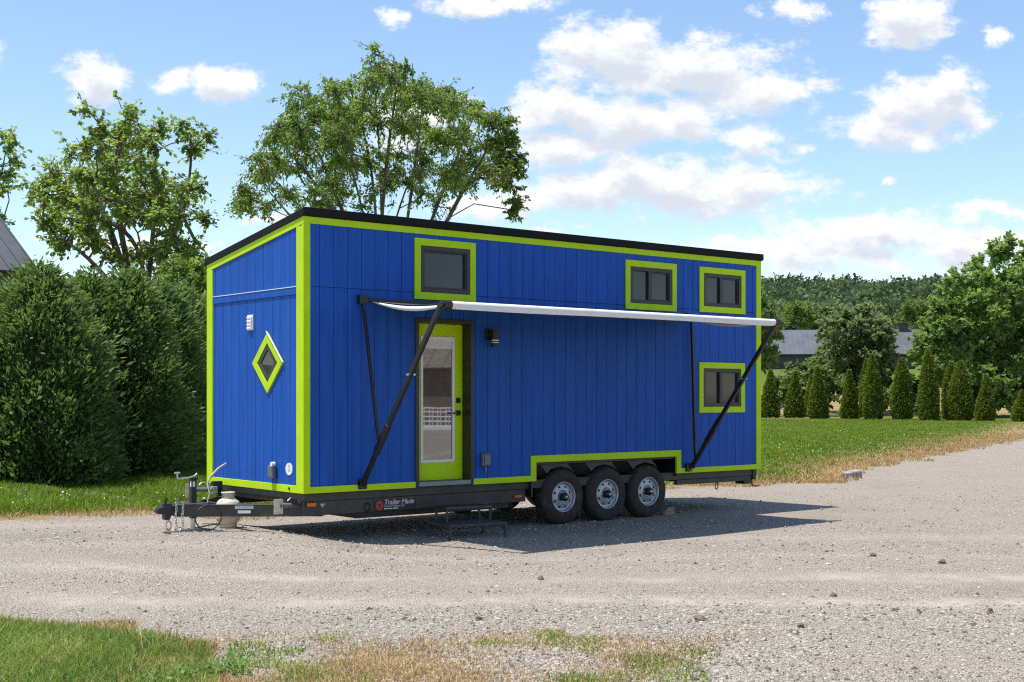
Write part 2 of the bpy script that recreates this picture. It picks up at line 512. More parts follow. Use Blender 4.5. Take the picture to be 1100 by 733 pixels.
# ---- grass
def lawn_patch(name, n, wedge, h0, w0, mat, seed, keep, power=1.0, lab=None):
    x, y = sample_view(n, *wedge, power=power)
    k = keep(x, y); x, y = x[k], y[k]
    r = np.random.default_rng(seed)
    h = h0 * r.uniform(.4, 1.3, len(x)) * (.45 + .6 * vnoise(x, y, 1.1, seed) + .55 * vnoise(x, y, 5.0, seed + 2)); w = w0 * r.uniform(.6, 1.3, len(x))
    V, F = blades(x, y, h, w, seed)
    rn = np.clip(.05 + .45 * vnoise(x, y, .7, seed + 5) + .45 * vnoise(x, y, 4.5, seed + 6) + r.normal(0, .24, len(x)) - .15, 0, 1)
    o = np_mesh(name, V, F, mat, rnd=np.repeat(rn, 5)); tag(o, kind='stuff')
    if lab: o['label'] = lab
    return o


r0 = rng.uniform
def k_front(x, y):
    _, _, d = lawn_d(x, y); return (d + .35 * (vnoise(x, y, 4, 3) - .5) > -.02) & (r0(size=x.shape) > straw_w(x, y) * .75)
lawn_patch('front_grass', 62000, (-120, 345, 7.9, 11.6), .075, .0075, M['grass'], 11, k_front)
def k_front_s(x, y):
    _, _, d = lawn_d(x, y); return (d + .8 * (vnoise(x, y, 3, 9) - .35) > -.02) & (r0(size=x.shape) < .15 + .9 * np.clip(vnoise(x, y, 2.2, 19) - .35, 0, 1) * 1.6 + straw_w(x, y))
lawn_patch('front_straw', 60000, (-120, 420, 7.9, 11.6), .06, .007, M['straw'], 12, k_front_s)
def k_weeds(x, y):
    return (dry_w(x, y) * vnoise(x, y, 3.4, 21) ** 2 * vnoise(x, y, 9, 22) > .12 + .12 * r0(size=x.shape))
def k_stalk(x, y):
    _, _, d = lawn_d(x, y); return (d > -.05) & (d < .35) & (vnoise(x, y, 2.5, 66) > .45)
lawn_patch('seed_stalks', 900, (-60, 300, 9.2, 11.6), .22, .006, M['straw'], 19, k_stalk)
lawn_patch('weeds', 34000, (250, 900, 7.9, 10.6), .035, .009, M['grass'], 13, k_weeds)
def k_dry(x, y):
    return (dry_w(x, y) * vnoise(x, y, 2.6, 31) > .23 + .4 * r0(size=x.shape))
lawn_patch('dry_weeds', 60000, (230, 960, 7.9, 11.0), .035, .008, M['straw'], 14, k_dry)
def k_left(x, y):
    _, d, _ = lawn_d(x, y); return (d + .7 * (vnoise(x, y, 2, 4) - .5) > 0) & (r0(size=x.shape) > straw_w(x, y) * 1.0)
lawn_patch('back_grass', 80000, (-60, 330, 17.8, 33), .13, .016, M['lawngrass'], 15, k_left, 1.2)
def k_straw(x, y):
    _, d, _ = lawn_d(x, y); return (d + .9 * (vnoise(x, y, 2, 4) - .5) > -.15) & (r0(size=x.shape) < straw_w(x, y))
lawn_patch('back_straw', 30000, (-60, 820, 17.8, 27), .07, .014, M['straw'], 16, k_straw)
lawn_patch('side_straw', 60000, (740, 1160, 24, 62), .08, .026, M['straw'], 17, k_straw, 1.3)
lawn_patch('side_grass', 150000, (540, 1220, 24, 98), .085, .034, M['lawngrass'], 18, k_left, 1.3)
# clover heads in the lawn
x, y = sample_view(520, 780, 1150, 26, 70); k = k_left(x, y) & (vnoise(x, y, .5, 77) > .5); x, y = x[k], y[k]
P = np.stack([x, y, ground_h(x, y) + .075], 1)
V, F, rn = leaves(P, .045, .9, .6, seed=5); tag(np_mesh('clover_flowers', V, F, M['clover'], rnd=rn), kind='stuff')
x, y = sample_view(140, -60, 230, 18, 24); k = k_left(x, y); x, y = x[k], y[k]
P = np.stack([x, y, ground_h(x, y) + .13], 1)
V, F, rn = leaves(P, .035, .9, .6, seed=6); tag(np_mesh('clover_flowers', V, F, M['clover'], rnd=rn), kind='stuff')
# ---- broad-leaved weeds at the patch's edge
x, y = sample_view(9000, 150, 330, 7.9, 10.4); _, _, d = lawn_d(x, y)
k = (d > -.25) & (d < .9) & (vnoise(x, y, 3.1, 91) > .6); x, y = x[k], y[k]
P = np.stack([x, y, ground_h(x, y) + r0(.0, .10, len(x))], 1)
V, F, rn = leaves(P, .042, .5, .5, seed=8); tag(np_mesh('broadleaf_weeds', V, F, M['leaf_right'], rnd=rn), kind='stuff')

# ---- loose gravel: real pebbles on the near ground
def pebbles(n, wedge, s0, s1, seed, power, keep=None):
    x, y = sample_view(n, *wedge, power=power); ld_, _, _ = lawn_d(x, y)
    k = ld_ < -.05
    if keep is not None: k &= keep(x, y)
    x, y = x[k], y[k]; r = np.random.default_rng(seed); n = len(x)
    base = np.array([(1, 0, 0), (0, 1, 0), (-1, 0, 0), (0, -1, 0), (.1, .1, .75), (0, 0, -.4)])
    fc = np.array([(0, 1, 4), (1, 2, 4), (2, 3, 4), (3, 0, 4), (1, 0, 5), (2, 1, 5), (3, 2, 5), (0, 3, 5)])
    s = s0 * (s1 / s0) ** (r.uniform(0, 1, n) ** 2.2); a = r.uniform(0, 6.28, n)
    B = base[None] * (1 + .45 * r.uniform(-1, 1, (n, 6, 3))); B = B * s[:, None, None]; B[:, :, 0] *= r.uniform(.7, 1.5, n)[:, None]
    c, s_ = np.cos(a)[:, None], np.sin(a)[:, None]
    V = np.stack([B[:, :, 0] * c - B[:, :, 1] * s_ + x[:, None], B[:, :, 0] * s_ + B[:, :, 1] * c + y[:, None], B[:, :, 2] + (ground_h(x, y) + s * .15)[:, None]], -1)
    F = (np.arange(n)[:, None, None] * 6 + fc[None]).reshape(-1, 3)
    return V.reshape(-1, 3), F, np.repeat(r.uniform(0, 1, n), 6)


def k_rough(x, y):
    a = x * RGT[0] + y * RGT[1]; b = x * FWD[0] + y * FWD[1]
    D = b + 16.03; rt_ = sum(np.exp(-((D - c_) / .4) ** 2) for c_ in (11.75, 13.3, 17.1))
    return vnoise(a * .12, b * 1.4, 2.0, 52) > .18 + .5 * r0(size=x.shape) + .5 * rt_
def peb_mat():
    m, t, b = new_mat('loose_stones')
    at = t.n('ShaderNodeAttribute', attribute_name='rnd').outputs['Fac']
    c = t.ramp(at, [(0, (.08, .065, .05)), (.10, (.15, .125, .10)), (.20, (.30, .26, .21)), (.8, (.42, .375, .31)), (1, (.47, .43, .37))])
    t.t.links.new(c, b.inputs['Base Color']); b.inputs['Roughness'].default_value = .95; return m
M['pebble'] = peb_mat()
Vs, Fs, Rs = [], [], []; off = 0
for a in ((46000, (180, 1160, 7.8, 12.5), .004, .017, 41, 1.0, k_rough), (42000, (-60, 1160, 10.5, 26), .005, .024, 42, 1.2, k_rough),
          (16000, (260, 900, 7.8, 10.4), .005, .020, 43, 1.0, None)):
    V, F, rn = pebbles(*a); Vs.append(V); Fs.append(F + off); Rs.append(rn); off += len(V)
tag(np_mesh('loose_gravel', np.concatenate(Vs), np.concatenate(Fs), M['pebble'], rnd=np.concatenate(Rs)), kind='stuff')

# ------------------------------------------------------------------ trees
def tubes_np(segs, n=5):
    """segs: (p, q, r0, r1) -> one mesh"""
    P = np.array([s[0] for s in segs]); Q = np.array([s[1] for s in segs]); r0_ = np.array([s[2] for s in segs]); r1_ = np.array([s[3] for s in segs])
    t = Q - P; t /= np.linalg.norm(t, axis=1, keepdims=True) + 1e-9
    ref = np.where(np.abs(t[:, 2:3]) > .9, np.array([[1., 0, 0]]), np.array([[0, 0, 1.]]))
    u = np.cross(t, ref); u /= np.linalg.norm(u, axis=1, keepdims=True); v = np.cross(t, u)
    V = []
    for c, r_ in ((P, r0_), (Q, r1_)):
        for k in range(n):
            a = 2 * math.pi * k / n; V.append(c + (u * math.cos(a) + v * math.sin(a)) * r_[:, None])
    V = np.stack(V, 1); b = np.arange(len(segs))[:, None] * 2 * n
    F = np.stack([np.stack([b[:, 0] + k, b[:, 0] + (k + 1) % n, b[:, 0] + n + (k + 1) % n, b[:, 0] + n + k], 1) for k in range(n)], 1)
    return V.reshape(-1, 3), F.reshape(-1, 4)


def grow(name, label, cat, base, fork, clumps, leafmat, nleaf, lsize, trunk_r, seed, group=None, twigs=10, droop=.0, up=.3, asp=.5, barkmat=None, stems=1, spray=.28, fan=()):
    """trunk > limbs to each clump > twigs > leaves. clumps: (point, radius)"""
    r = np.random.default_rng(seed)
    base = np.array(base, float); root = empty(name, base)
    tag(root, label, cat, group)
    nodes = [base.copy()]; parent = [-1]; plen = [0.]
    L = np.linalg.norm(np.array(fork) - base); N = 6
    for s in range(stems):
        prev = 0; f = np.array(fork) + (r.normal(0, .5, 3) * (1, 1, .4) if s else 0)
        for i in range(1, N + 1):
            p = base + (f - base) * i / N + r.normal(0, .02 * L, 3) * (1, 1, .1) * (i < N)
            nodes.append(p); parent.append(prev); prev = len(nodes) - 1; plen.append(L * i / N)
    for q in fan:
        q = np.array(q, float); f0 = np.array(nodes[N - 1 - int(r.integers(0, 3))]); prev = int(np.argmin(np.linalg.norm(np.array(nodes) - f0, axis=1))); bow = r.normal(0, .25, 3)
        m = 9
        for i in range(1, m + 1):
            f = i / m; p = f0 + (q - f0) * f + bow * math.sin(math.pi * f) + np.array((0, 0, .35 * math.sin(math.pi * f)))
            nodes.append(p); parent.append(prev); plen.append(plen[prev] + np.linalg.norm(q - f0) / m * .5); prev = len(nodes) - 1
    order = sorted(range(len(clumps)), key=lambda i: np.linalg.norm(clumps[i][0] - fork))
    tips = []
    for ci in order:
        c = np.array(clumps[ci][0]); A = np.array(nodes); pl = np.array(plen)
        d = np.linalg.norm(A - c, axis=1)
        below = np.maximum(0, A[:, 2] - c[2] + .1 * d)
        cost = d + .36 * pl + 1.2 * below; cost[:max(3, N - 2)] += 50
        j = int(np.argmin(cost)); p = A[j]; dist = d[j]; m = max(2, int(dist / .9)); prev = j
        side = r.normal(0, .1 * dist, 3)
        for i in range(1, m + 1):
            f = i / m; q = p + (c - p) * f + side * math.sin(f * math.pi) + np.array((0, 0, .10 * dist * math.sin(f * math.pi)))
            nodes.append(q); parent.append(prev); plen.append(plen[prev] + dist / m); prev = len(nodes) - 1
        tips.append((prev, ci))
    n = len(nodes); w = np.zeros(n)
    for j, ci in tips: w[j] += 1
    kids = [0] * n
    for i in range(n - 1, 0, -1): w[parent[i]] += w[i]
    w = np.maximum(w, .3); rad = trunk_r * (w / w[0]) ** .52
    segs = [(nodes[parent[i]], nodes[i], rad[parent[i]] if parent[i] > 0 else rad[i] * 1.25, rad[i]) for i in range(1, n)]
    # limbs start no thicker than 1.3x themselves
    segs = [(a, b, min(ra, rb * 1.25), rb) for a, b, ra, rb in segs]
    LP, LD = [], []
    per = max(4, int(nleaf / max(1, len(clumps)) / twigs))
    for ci, (c, cr) in enumerate(clumps):
        c = np.array(c)
        m = max(4, int(twigs * (.6 + .8 * r.random())))
        for k in range(m):
            v = r.normal(size=3); v /= np.linalg.norm(v); v[2] = v[2] * .8 + .1 - droop
            s0 = c - v * cr * .15 + r.normal(0, .12 * cr, 3); e = s0 + v * cr * r.uniform(.55, 1.35); e[2] -= droop * cr * r.uniform(0, 1.0)
            segs.append((s0, e, .014 * (1 + cr * .2), .004))
            tt = r.uniform(.15, 1.05, per) ** .8
            q = s0 + (e - s0) * tt[:, None] + r.normal(0, spray * .33 * cr, (per, 3)) * .8
            LP.append(q); LD.append(np.tile(v * .8 + np.array((0, 0, -.35 - droop)), (per, 1)))
    V, F = tubes_np(segs)
    np_mesh('trunk', V - base, F, barkmat or M['bark'], root, smooth=True)
    LP = np.concatenate(LP); LD = np.concatenate(LD)
    V, F, rn = leaves(LP, lsize, asp, up, LD, .5, .4, seed + 1)
    # each twig's leaves share a tint
    tint = np.repeat(np.repeat(r.uniform(0, 1, len(LP) // per + 1), per)[:len(LP)], 4)
    np_mesh('crown', V - base, F, leafmat, root, rnd=np.clip(.5 * rn + .5 * tint, 0, 1))
    return root


def clumps_in(poly, D, thick, n, cr, seed, mind=None, zmin=-9, holes=(), pk=.75):
    """clump centres filling a crown whose outline is poly (bearings at distance D), thick metres half depth"""
    r = np.random.default_rng(seed); poly = np.array(poly, float); out = []
    lo, hi = poly.min(0), poly.max(0); c = (lo + hi) / 2; hw = (hi - lo) / 2
    poly = c + (poly - c) * (1 - .6 * cr * FPX / D / hw)
    tries = 0; mind = mind if mind is not None else cr * .8
    while len(out) < n and tries < n * 60:
        tries += 1; p = lo + (hi - lo) * r.random(2)
        if not in_poly(p[:1], p[1:], poly)[0]: continue
        if any(in_poly(p[:1], p[1:], np.array(h_, float))[0] for h_ in holes) and r.random() < pk: continue
        e = max(.15, 1 - ((p[0] - c[0]) / hw[0]) ** 2 * .8 - ((p[1] - c[1]) / hw[1]) ** 2 * .3) ** .5
        d = D + r.uniform(-1, 1) * thick * e
        q = np.array(place(p[0], d, D and p[1])); 
        # keep true height of the outline at mean distance
        q[2] = CAM.z + (HORIZ - p[1]) / FPX * D
        if q[2] < zmin: continue
        if any(np.linalg.norm(q - o[0]) < mind for o in out): continue
        out.append((q, cr * r.uniform(.7, 1.25)))
    return out


def gpt(px, D): return np.array(place(px, D))

# big tree behind the house
PC = [(236, 236), (256, 190), (278, 165), (296, 120), (328, 88), (368, 80), (402, 72), (432, 66), (470, 72), (504, 80), (540, 105), (556, 128), (562, 160), (560, 190), (556, 222), (545, 214), (528, 196),
      (510, 196), (500, 215), (478, 228), (440, 236), (395, 238), (350, 228), (318, 238), (285, 224), (258, 240)]
cl = clumps_in(PC, 46, 4.4, 165, .70, 3, .55, holes=[[(372, 150), (420, 128), (465, 150), (470, 205), (450, 240), (360, 240)], [(285, 190), (340, 165), (350, 215), (300, 232)]], pk=.78)
cl += [(np.array(place(px, 45.2, py)), .42) for px, py in ((553, 150), (548, 172), (556, 185), (543, 165), (550, 200), (555, 214), (552, 226), (534, 150), (538, 178), (528, 130), (545, 130), (558, 168), (540, 195))]
grow('broadleaf_tree', 'tall spreading tree with many thin stems rising directly behind the blue tiny house', 'tree', gpt(412, 46), np.array(place(415, 46, 250)), cl, M['leaf_center'], 56000, .13, .19, 31, twigs=15, droop=.22, stems=3, up=.4, asp=.5, fan=[place(px, 46 + dd, py) for px, py, dd in ((275, 190, 1), (300, 150, -1.5), (325, 122, 1.5), (352, 108, -1), (378, 98, 2), (402, 90, 0), (428, 84, -2), (455, 98, 1), (482, 112, -1), (508, 128, 1.2), (535, 140, 0), (285, 222, -1))])
# maple over the hedge on the left
PM = [(8, 222), (30, 186), (60, 182), (78, 190), (70, 150), (86, 130), (108, 140), (126, 114), (150, 126), (184, 108), (198, 132), (216, 122), (238, 146), (232, 182), (216, 194), (234, 212), (228, 258), (212, 292), (186, 306),
      (150, 306), (110, 290), (75, 268), (48, 282), (30, 262), (40, 235)]
cl = clumps_in(PM, 44, 3.8, 112, .66, 5, .62, holes=[[(58, 195), (72, 140), (102, 150), (95, 190)], [(95, 262), (128, 235), (150, 262), (120, 280)], [(170, 175), (205, 165), (215, 190), (185, 205)]], pk=.8)
grow('maple_tree', 'yellow green maple with open airy crown standing behind the tall hedge', 'tree', gpt(152, 44), np.array(place(152, 44, 285)), cl, M['leaf_maple'], 19000, .15, .26, 33, twigs=12, droop=.05, up=.6, asp=.8, fan=[place(px, 44 + dd, py) for px, py, dd in ((45, 205, .5), (60, 255, -1), (90, 160, 1), (128, 140, -1), (165, 130, 1.5), (205, 145, -.5), (218, 190, 1), (210, 260, -1), (105, 235, -2))])
# tree cut by the left edge
PL = [(-110, 270), (-120, 190), (-80, 140), (-30, 130), (8, 142), (26, 152), (30, 166), (18, 180), (14, 205), (22, 216), (10, 240), (0, 262), (-20, 275)]
cl = clumps_in(PL, 58, 3.2, 75, .70, 8, .6)
grow('maple_tree', 'leafy tree cut off by the left edge above the grey barn roof', 'tree', gpt(-40, 58), np.array(place(-40, 58, 290)), cl, M['leaf_maple'], 14000, .17, .26, 35, twigs=11, droop=.05, up=.5, asp=.8)
# small trees low between hedge and house
cl = clumps_in([(168, 300), (178, 274), (205, 272), (222, 290), (236, 292), (238, 400), (180, 400), (160, 330)], 40, 1.6, 44, .55, 9, .42)
grow('small_tree', 'dark shrubby little tree filling the gap between hedge and blue house', 'tree', gpt(208, 40), np.array(place(208, 40, 420)), cl, M['leaf_center'], 22000, .14, .12, 36, twigs=14, up=.4)
# broad maple on the right
PR = [(975, 385), (985, 350), (1002, 325), (1010, 318), (1010, 296), (1030, 290), (1040, 268), (1056, 256), (1080, 258), (1100, 252), (1140, 252), (1180, 285), (1215, 340), (1215, 400), (1180, 432), (1100, 440), (1030, 436), (1008, 425), (985, 405)]
cl = clumps_in(PR, 108, 6.5, 260, 1.15, 12, .9)
grow('broadleaf_tree', 'massive round green tree on the right towering over the row of little arborvitae', 'tree', gpt(1100, 108), np.array(place(1100, 108, 420)), cl, M['leaf_right'], 80000, .36, .5, 37, twigs=13, up=.55, asp=.75)
# greyish tree before the long barn
PB = [(866, 395), (872, 372), (880, 350), (892, 334), (908, 322), (930, 320), (946, 330), (958, 350), (968, 372), (968, 402), (955, 430), (905, 432), (878, 420)]
cl = clumps_in(PB, 118, 3.6, 90, .95, 13, .85)
grow('broadleaf_tree', 'dull olive round tree standing in front of the long grey roofed barn', 'tree', gpt(917, 118), np.array(place(917, 118, 425)), cl, M['leaf_olive'], 40000, .33, .22, 38, twigs=12, up=.5, asp=.6)
# weeping tree at the house's right edge
PW = [(790, 330), (805, 300), (822, 302), (836, 318), (842, 345), (842, 372), (832, 388), (812, 398), (790, 400)]
cl = clumps_in(PW, 128, 2.6, 36, .95, 14, .8)
grow('weeping_tree', 'pale weeping tree half hidden behind the right end of the blue house', 'tree', gpt(805, 128), np.array(place(805, 128, 370)), cl, M['leaf_willow'], 16000, .34, .22, 39, twigs=12, droop=.5, up=.3)
# shrubs behind the little arborvitae
for nm, lab, poly, D, mat, sd, n in (
        ('shrub', 'wide loose green shrub behind the small arborvitae nearest the house', [(824, 440), (826, 405), (845, 390), (880, 384), (905, 395), (912, 420), (908, 446)], 112, 'leaf_bush', 21, 46),
        ('shrub', 'light green shrub at the foot of the olive tree behind the arborvitae row', [(935, 446), (940, 420), (960, 405), (985, 398), (1000, 412), (1006, 446)], 113, 'leaf_bush', 22, 30),
        ('shrub', 'dark green shrub beneath the massive right hand tree', [(1035, 446), (1040, 420), (1070, 410), (1110, 408), (1150, 420), (1160, 446)], 112, 'leaf_right', 23, 36)):
    cl = clumps_in(poly, D, 2.0, n, .75, sd, .6)
    c = np.mean(np.array(poly), 0)
    grow(nm, lab, 'shrub', gpt(c[0], D), np.array(place(c[0], D, 438)), cl, M[mat], 15000 if n > 40 else 11000, .26, .10, sd + 40, twigs=10, up=.55, asp=.65)
for px, D, w, top, lab, sd in ((858, 215, 22, 322, 'bright light green tree behind the left end of the long barn', 61), (1006, 200, 18, 340, 'light green tree at the right end of the long barn', 62), (985, 232, 26, 322, 'soft grey green tree rising behind the barn roof vent', 63)):
    poly = [(px - w, 352), (px - w * .9, top + 14), (px - w * .4, top), (px + w * .5, top + 2), (px + w, top + 16), (px + w, 352)]
    cl = clumps_in(poly, D, 3, 36, 1.3, sd, 1.0)
    g = gpt(px, D)
    grow('far_tree', lab, 'tree', g, np.array(place(px, D, 356)), cl, M['leaf_bush'], 6000, .5, .22, sd, twigs=8, up=.4)


# ------------------------------------------------------------------ arborvitae
def thuja(name, label, base, H, Rm, n, ssize, mat, seed, group, prof, lump=.16, lean=(0, 0), clus=0):
    r = np.random.default_rng(seed); root = empty(name, base); tag(root, label, 'arborvitae', group)
    ph = r.uniform(0, 6.28, 10)
    def radius(t, a, z):
        b = np.interp(t, [p[0] for p in prof], [p[1] for p in prof]) * Rm
        l = sum(np.sin(a * k + ph[k] + z * f) for k, f in ((2, 1.7), (3, -2.3), (5, 3.1), (1, 1.1))) / 4
        l2 = sum(np.sin(a * k + ph[k] + z * f) for k, f in ((7, 6.1), (9, -7.3))) / 2
        return b * (1 + lump * l + lump * .6 * l2)
    t = r.uniform(0, 1, n * 2); w = np.interp(t, [p[0] for p in prof], [p[1] for p in prof]); t = t[r.uniform(0, 1, n * 2) < (w * .85 + .15)][:n]; n = len(t)
    a = r.uniform(0, 2 * np.pi, n); z = t * H; rr = radius(t, a, z) * (1 - .30 * r.uniform(0, 1, n) ** 2.2 + (.10 if clus else .07) * r.normal(size=n))
    if clus:
        k = r.integers(0, n // clus, n); a = a[k] + 0; z = z[k]; t = t[k]; rr = rr[k]
        P = np.stack([np.cos(a) * rr, np.sin(a) * rr, z], 1) + r.normal(0, ssize * .75, (n, 3)) * (1, 1, 1.2)
    else:
        P = np.stack([np.cos(a) * rr + lean[0] * t, np.sin(a) * rr + lean[1] * t, z], 1)
    dirs = np.stack([np.cos(a), np.sin(a), .55 + r.normal(0, .3, n)], 1)
    V, F, rn = leaves(P, ssize, .34 if clus else .5, .30, dirs, .66, .5, seed)
    lumpy = .5 + .5 * np.sin(a * 5 + ph[1] + z * 3.1) * np.sin(z * 2.3 + ph[2] + a * 2)
    tint = np.repeat(r.uniform(0, 1, n)[k if clus else np.arange(n)], 4); rn = np.clip(.4 * rn + .3 * np.repeat(lumpy, 4) + .3 * tint, 0, 1)
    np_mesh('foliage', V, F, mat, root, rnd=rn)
    # filler core in the darkest leaf tint, imitating shade in the gaps; then the stem
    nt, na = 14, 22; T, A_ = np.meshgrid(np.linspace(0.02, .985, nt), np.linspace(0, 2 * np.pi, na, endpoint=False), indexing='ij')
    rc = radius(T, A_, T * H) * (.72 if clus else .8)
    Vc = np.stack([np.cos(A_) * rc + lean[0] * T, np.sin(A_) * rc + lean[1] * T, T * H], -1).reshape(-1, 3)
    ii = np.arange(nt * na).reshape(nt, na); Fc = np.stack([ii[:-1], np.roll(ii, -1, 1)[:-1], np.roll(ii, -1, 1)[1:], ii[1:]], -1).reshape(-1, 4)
    np_mesh('shade_core', Vc, Fc, mat, root, rnd=np.full(len(Vc), .05), smooth=True)
    mb = MB(); mb.tube([(0, 0, -.1), (0, 0, H * .5)], [.07 * Rm + .03, .03], 7); mb.build('stem', M['bark'], root)
    return root


BIG = [(0, .80), (.06, .95), (.25, 1.0), (.5, .96), (.72, .78), (.86, .52), (.95, .24), (1, .04)]
hedge = [(-62, 25.6, 4.15, 1.25, 'big dark arborvitae at the extreme left edge of the hedge'),
         (42, 26.0, 4.3, 1.32, 'biggest dark arborvitae of the hedge, below the grey barn roof'),
         (96, 28.4, 4.35, 1.15, 'arborvitae tucked behind the right shoulder of the biggest one'),
         (136, 29.0, 4.5, 1.12, 'tall pointed arborvitae in the middle of the hedge under the maple'),
         (170, 31.5, 4.5, 1.02, 'narrow arborvitae third from the blue house end of the hedge'),
         (196, 34.5, 4.6, 1.05, 'lighter green arborvitae close to the blue house'),
         (222, 37.5, 4.5, 1.15, 'arborvitae mostly hidden by the left corner of the blue house'),
         (8, 29.5, 4.15, 1.2, 'arborvitae filling the gap behind the leftmost ones'),
         (262, 41, 5.0, 1.2, 'last arborvitae of the hedge, behind the blue house')]
for i, (px, D, H, Rm, lab) in enumerate(hedge):
    if px > 240: continue
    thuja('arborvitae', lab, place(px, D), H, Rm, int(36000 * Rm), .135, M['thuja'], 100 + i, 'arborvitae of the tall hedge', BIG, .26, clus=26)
CONE = [(0, .84), (.05, .96), (.15, 1.0), (.35, .84), (.6, .55), (.82, .26), (.95, .09), (1, .02)]
COLM = [(0, .85), (.06, .97), (.25, 1.0), (.5, .86), (.75, .58), (.9, .28), (.97, .10), (1, .02)]
row = [(827, 449, 398, 24, CONE, 'small arborvitae touching the right corner trim of the blue house'),
       (853, 449, 399, 23, CONE, 'small rounded arborvitae second from the blue house'),
       (872, 448, 402, 18, CONE, 'thin arborvitae peeping out behind the third small one'),
       (879, 450, 394, 24, CONE, 'small arborvitae third from the house with a thin twin behind'),
       (913, 450.5, 398, 21, CONE, 'small lone arborvitae in front of the olive tree'),
       (931, 449, 386, 18, COLM, 'thin arborvitae pressed behind the left flank of a taller one'),
       (938, 451, 381, 23, COLM, 'tall narrow arborvitae with a thin one pressed to its left'),
       (969, 451, 385, 25, COLM, 'stout columnar arborvitae between the olive tree and the tallest of the row'),
       (998, 452, 376, 24, COLM, 'tallest columnar arborvitae of the distant row'),
       (1021, 450, 389, 20, COLM, 'slim arborvitae behind the left side of the broadest one'),
       (1030, 452, 388, 31, COLM, 'broadest arborvitae of the distant row with two tips'),
       (1058, 452.5, 404, 22, CONE, 'short arborvitae right of the broadest one'),
       (1098, 453, 420, 24, CONE, 'shortest arborvitae, cut by the right edge of the photo')]
for i, (px, by, ty, w, pf, lab) in enumerate(row):
    D = FPX * CAM.z / (by - HORIZ); H = (by - ty) / FPX * D
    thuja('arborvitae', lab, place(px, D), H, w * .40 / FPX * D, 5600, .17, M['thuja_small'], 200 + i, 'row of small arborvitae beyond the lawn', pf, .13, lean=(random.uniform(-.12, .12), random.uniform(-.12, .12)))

# ------------------------------------------------------------------ forest on the hill
def forest():
    r = np.random.default_rng(77); Vs, Fs, Rs, off = [], [], [], 0
    for i in range(1150):
        D = 300 + 290 * r.random() ** .8; px = r.uniform(400, 1320)
        p = np.array(place(px, D)); H = r.uniform(8, 14); W = r.uniform(4.0, 7.6)
        n = 560; u = r.normal(size=(n, 3)); u[:, 2] = np.abs(u[:, 2]) - .25; u /= np.linalg.norm(u, axis=1, keepdims=True)
        lump = 1 + .20 * np.sin(u[:, 0] * 5 + i) * np.sin(u[:, 1] * 6 + i * 2) + .12 * np.sin(u[:, 2] * 7 + i) + r.normal(0, .05, n)
        P = p + u * lump[:, None] * np.array((W, W, H * .55)) + np.array((0, 0, H * .45))
        V, F, rn = leaves(P, 1.15, .8, .25, u, .2, .45, 1000 + i, nrm=u)
        base = r.random(); rn = np.clip(.25 * rn + .75 * base, 0, 1)
        Vs.append(V); Fs.append(F + off); Rs.append(rn); off += len(V)
    o = np_mesh('forest', np.concatenate(Vs), np.concatenate(Fs), M['forest'], rnd=np.concatenate(Rs)); tag(o, 'dense dark green woodland covering the far hill', kind='stuff')
forest()

# ------------------------------------------------------------------ far buildings
def seam_roof(mb, p0, pu, pv, th, n, rib):
    """sheet from p0 along pu (eave) and pv (slope) with n raised seams"""
    p0, pu, pv = map(Vector, (p0, pu, pv)); nn = pu.cross(pv).normalized()
    if nn.z < 0: nn = -nn
    vs = [p0, p0 + pu, p0 + pu + pv, p0 + pv]; vs += [v + nn * th for v in vs]
    mb.add(vs, [(0, 3, 2, 1), (4, 5, 6, 7), (0, 1, 5, 4), (1, 2, 6, 5), (2, 3, 7, 6), (3, 0, 4, 7)])
    for i in range(n + 1):
        q = p0 + pu * (i / n) + nn * (th + rib * .5)
        mb.bar(q, q + pv, rib * .7, rib, nn)


# grey barn at top left: eave runs away from the camera to the left, seams run down to the right
b0 = place(41, 45, 294)
tbar = empty('barn', (b0.x, b0.y, 0)); tag(tbar, 'barn with grey standing seam metal roof cut off by the left edge', 'barn')
rv = Vector((RGT[0], RGT[1], 0)); fv = Vector((FWD[0], FWD[1], 0))
sl = (-rv * .707 + fv * .707)          # plan direction up the slope
ev = (-rv * .707 - fv * .707)
mb = MB(); ez = b0.z
seam_roof(mb, (0, 0, ez), ev * 12, sl * 4.2 + Vector((0, 0, 2.87)), .05, 24, .07)
seam_roof(mb, sl * 8.4 + Vector((0, 0, ez)), ev * 12, -sl * 4.2 + Vector((0, 0, 2.87)), .05, 24, .07)
mb.build('roof', M['greyroof'], tbar)
mb = MB(); a = -ev * -.4
q = [a + sl * .4, a + sl * .4 + ev * 11.2, a + sl * 8.0 + ev * 11.2, a + sl * 8.0]
vs = [Vector((v.x, v.y, -.2)) for v in q] + [Vector((v.x, v.y, ez + .2)) for v in q]
mb.add(vs, [(0, 1, 5, 4), (1, 2, 6, 5), (2, 3, 7, 6), (3, 0, 4, 7)])
for s_ in (.4, 11.2 + .4):
    k0, k1, k2 = (sl * .4 + ev * s_, sl * 8.0 + ev * s_, sl * 4.2 + ev * s_)
    mb.add([(k0.x, k0.y, ez + .2), (k1.x, k1.y, ez + .2), (k2.x, k2.y, ez + 2.9)], [(0, 1, 2)])
mb.build('wall', M['brownwall'], tbar)
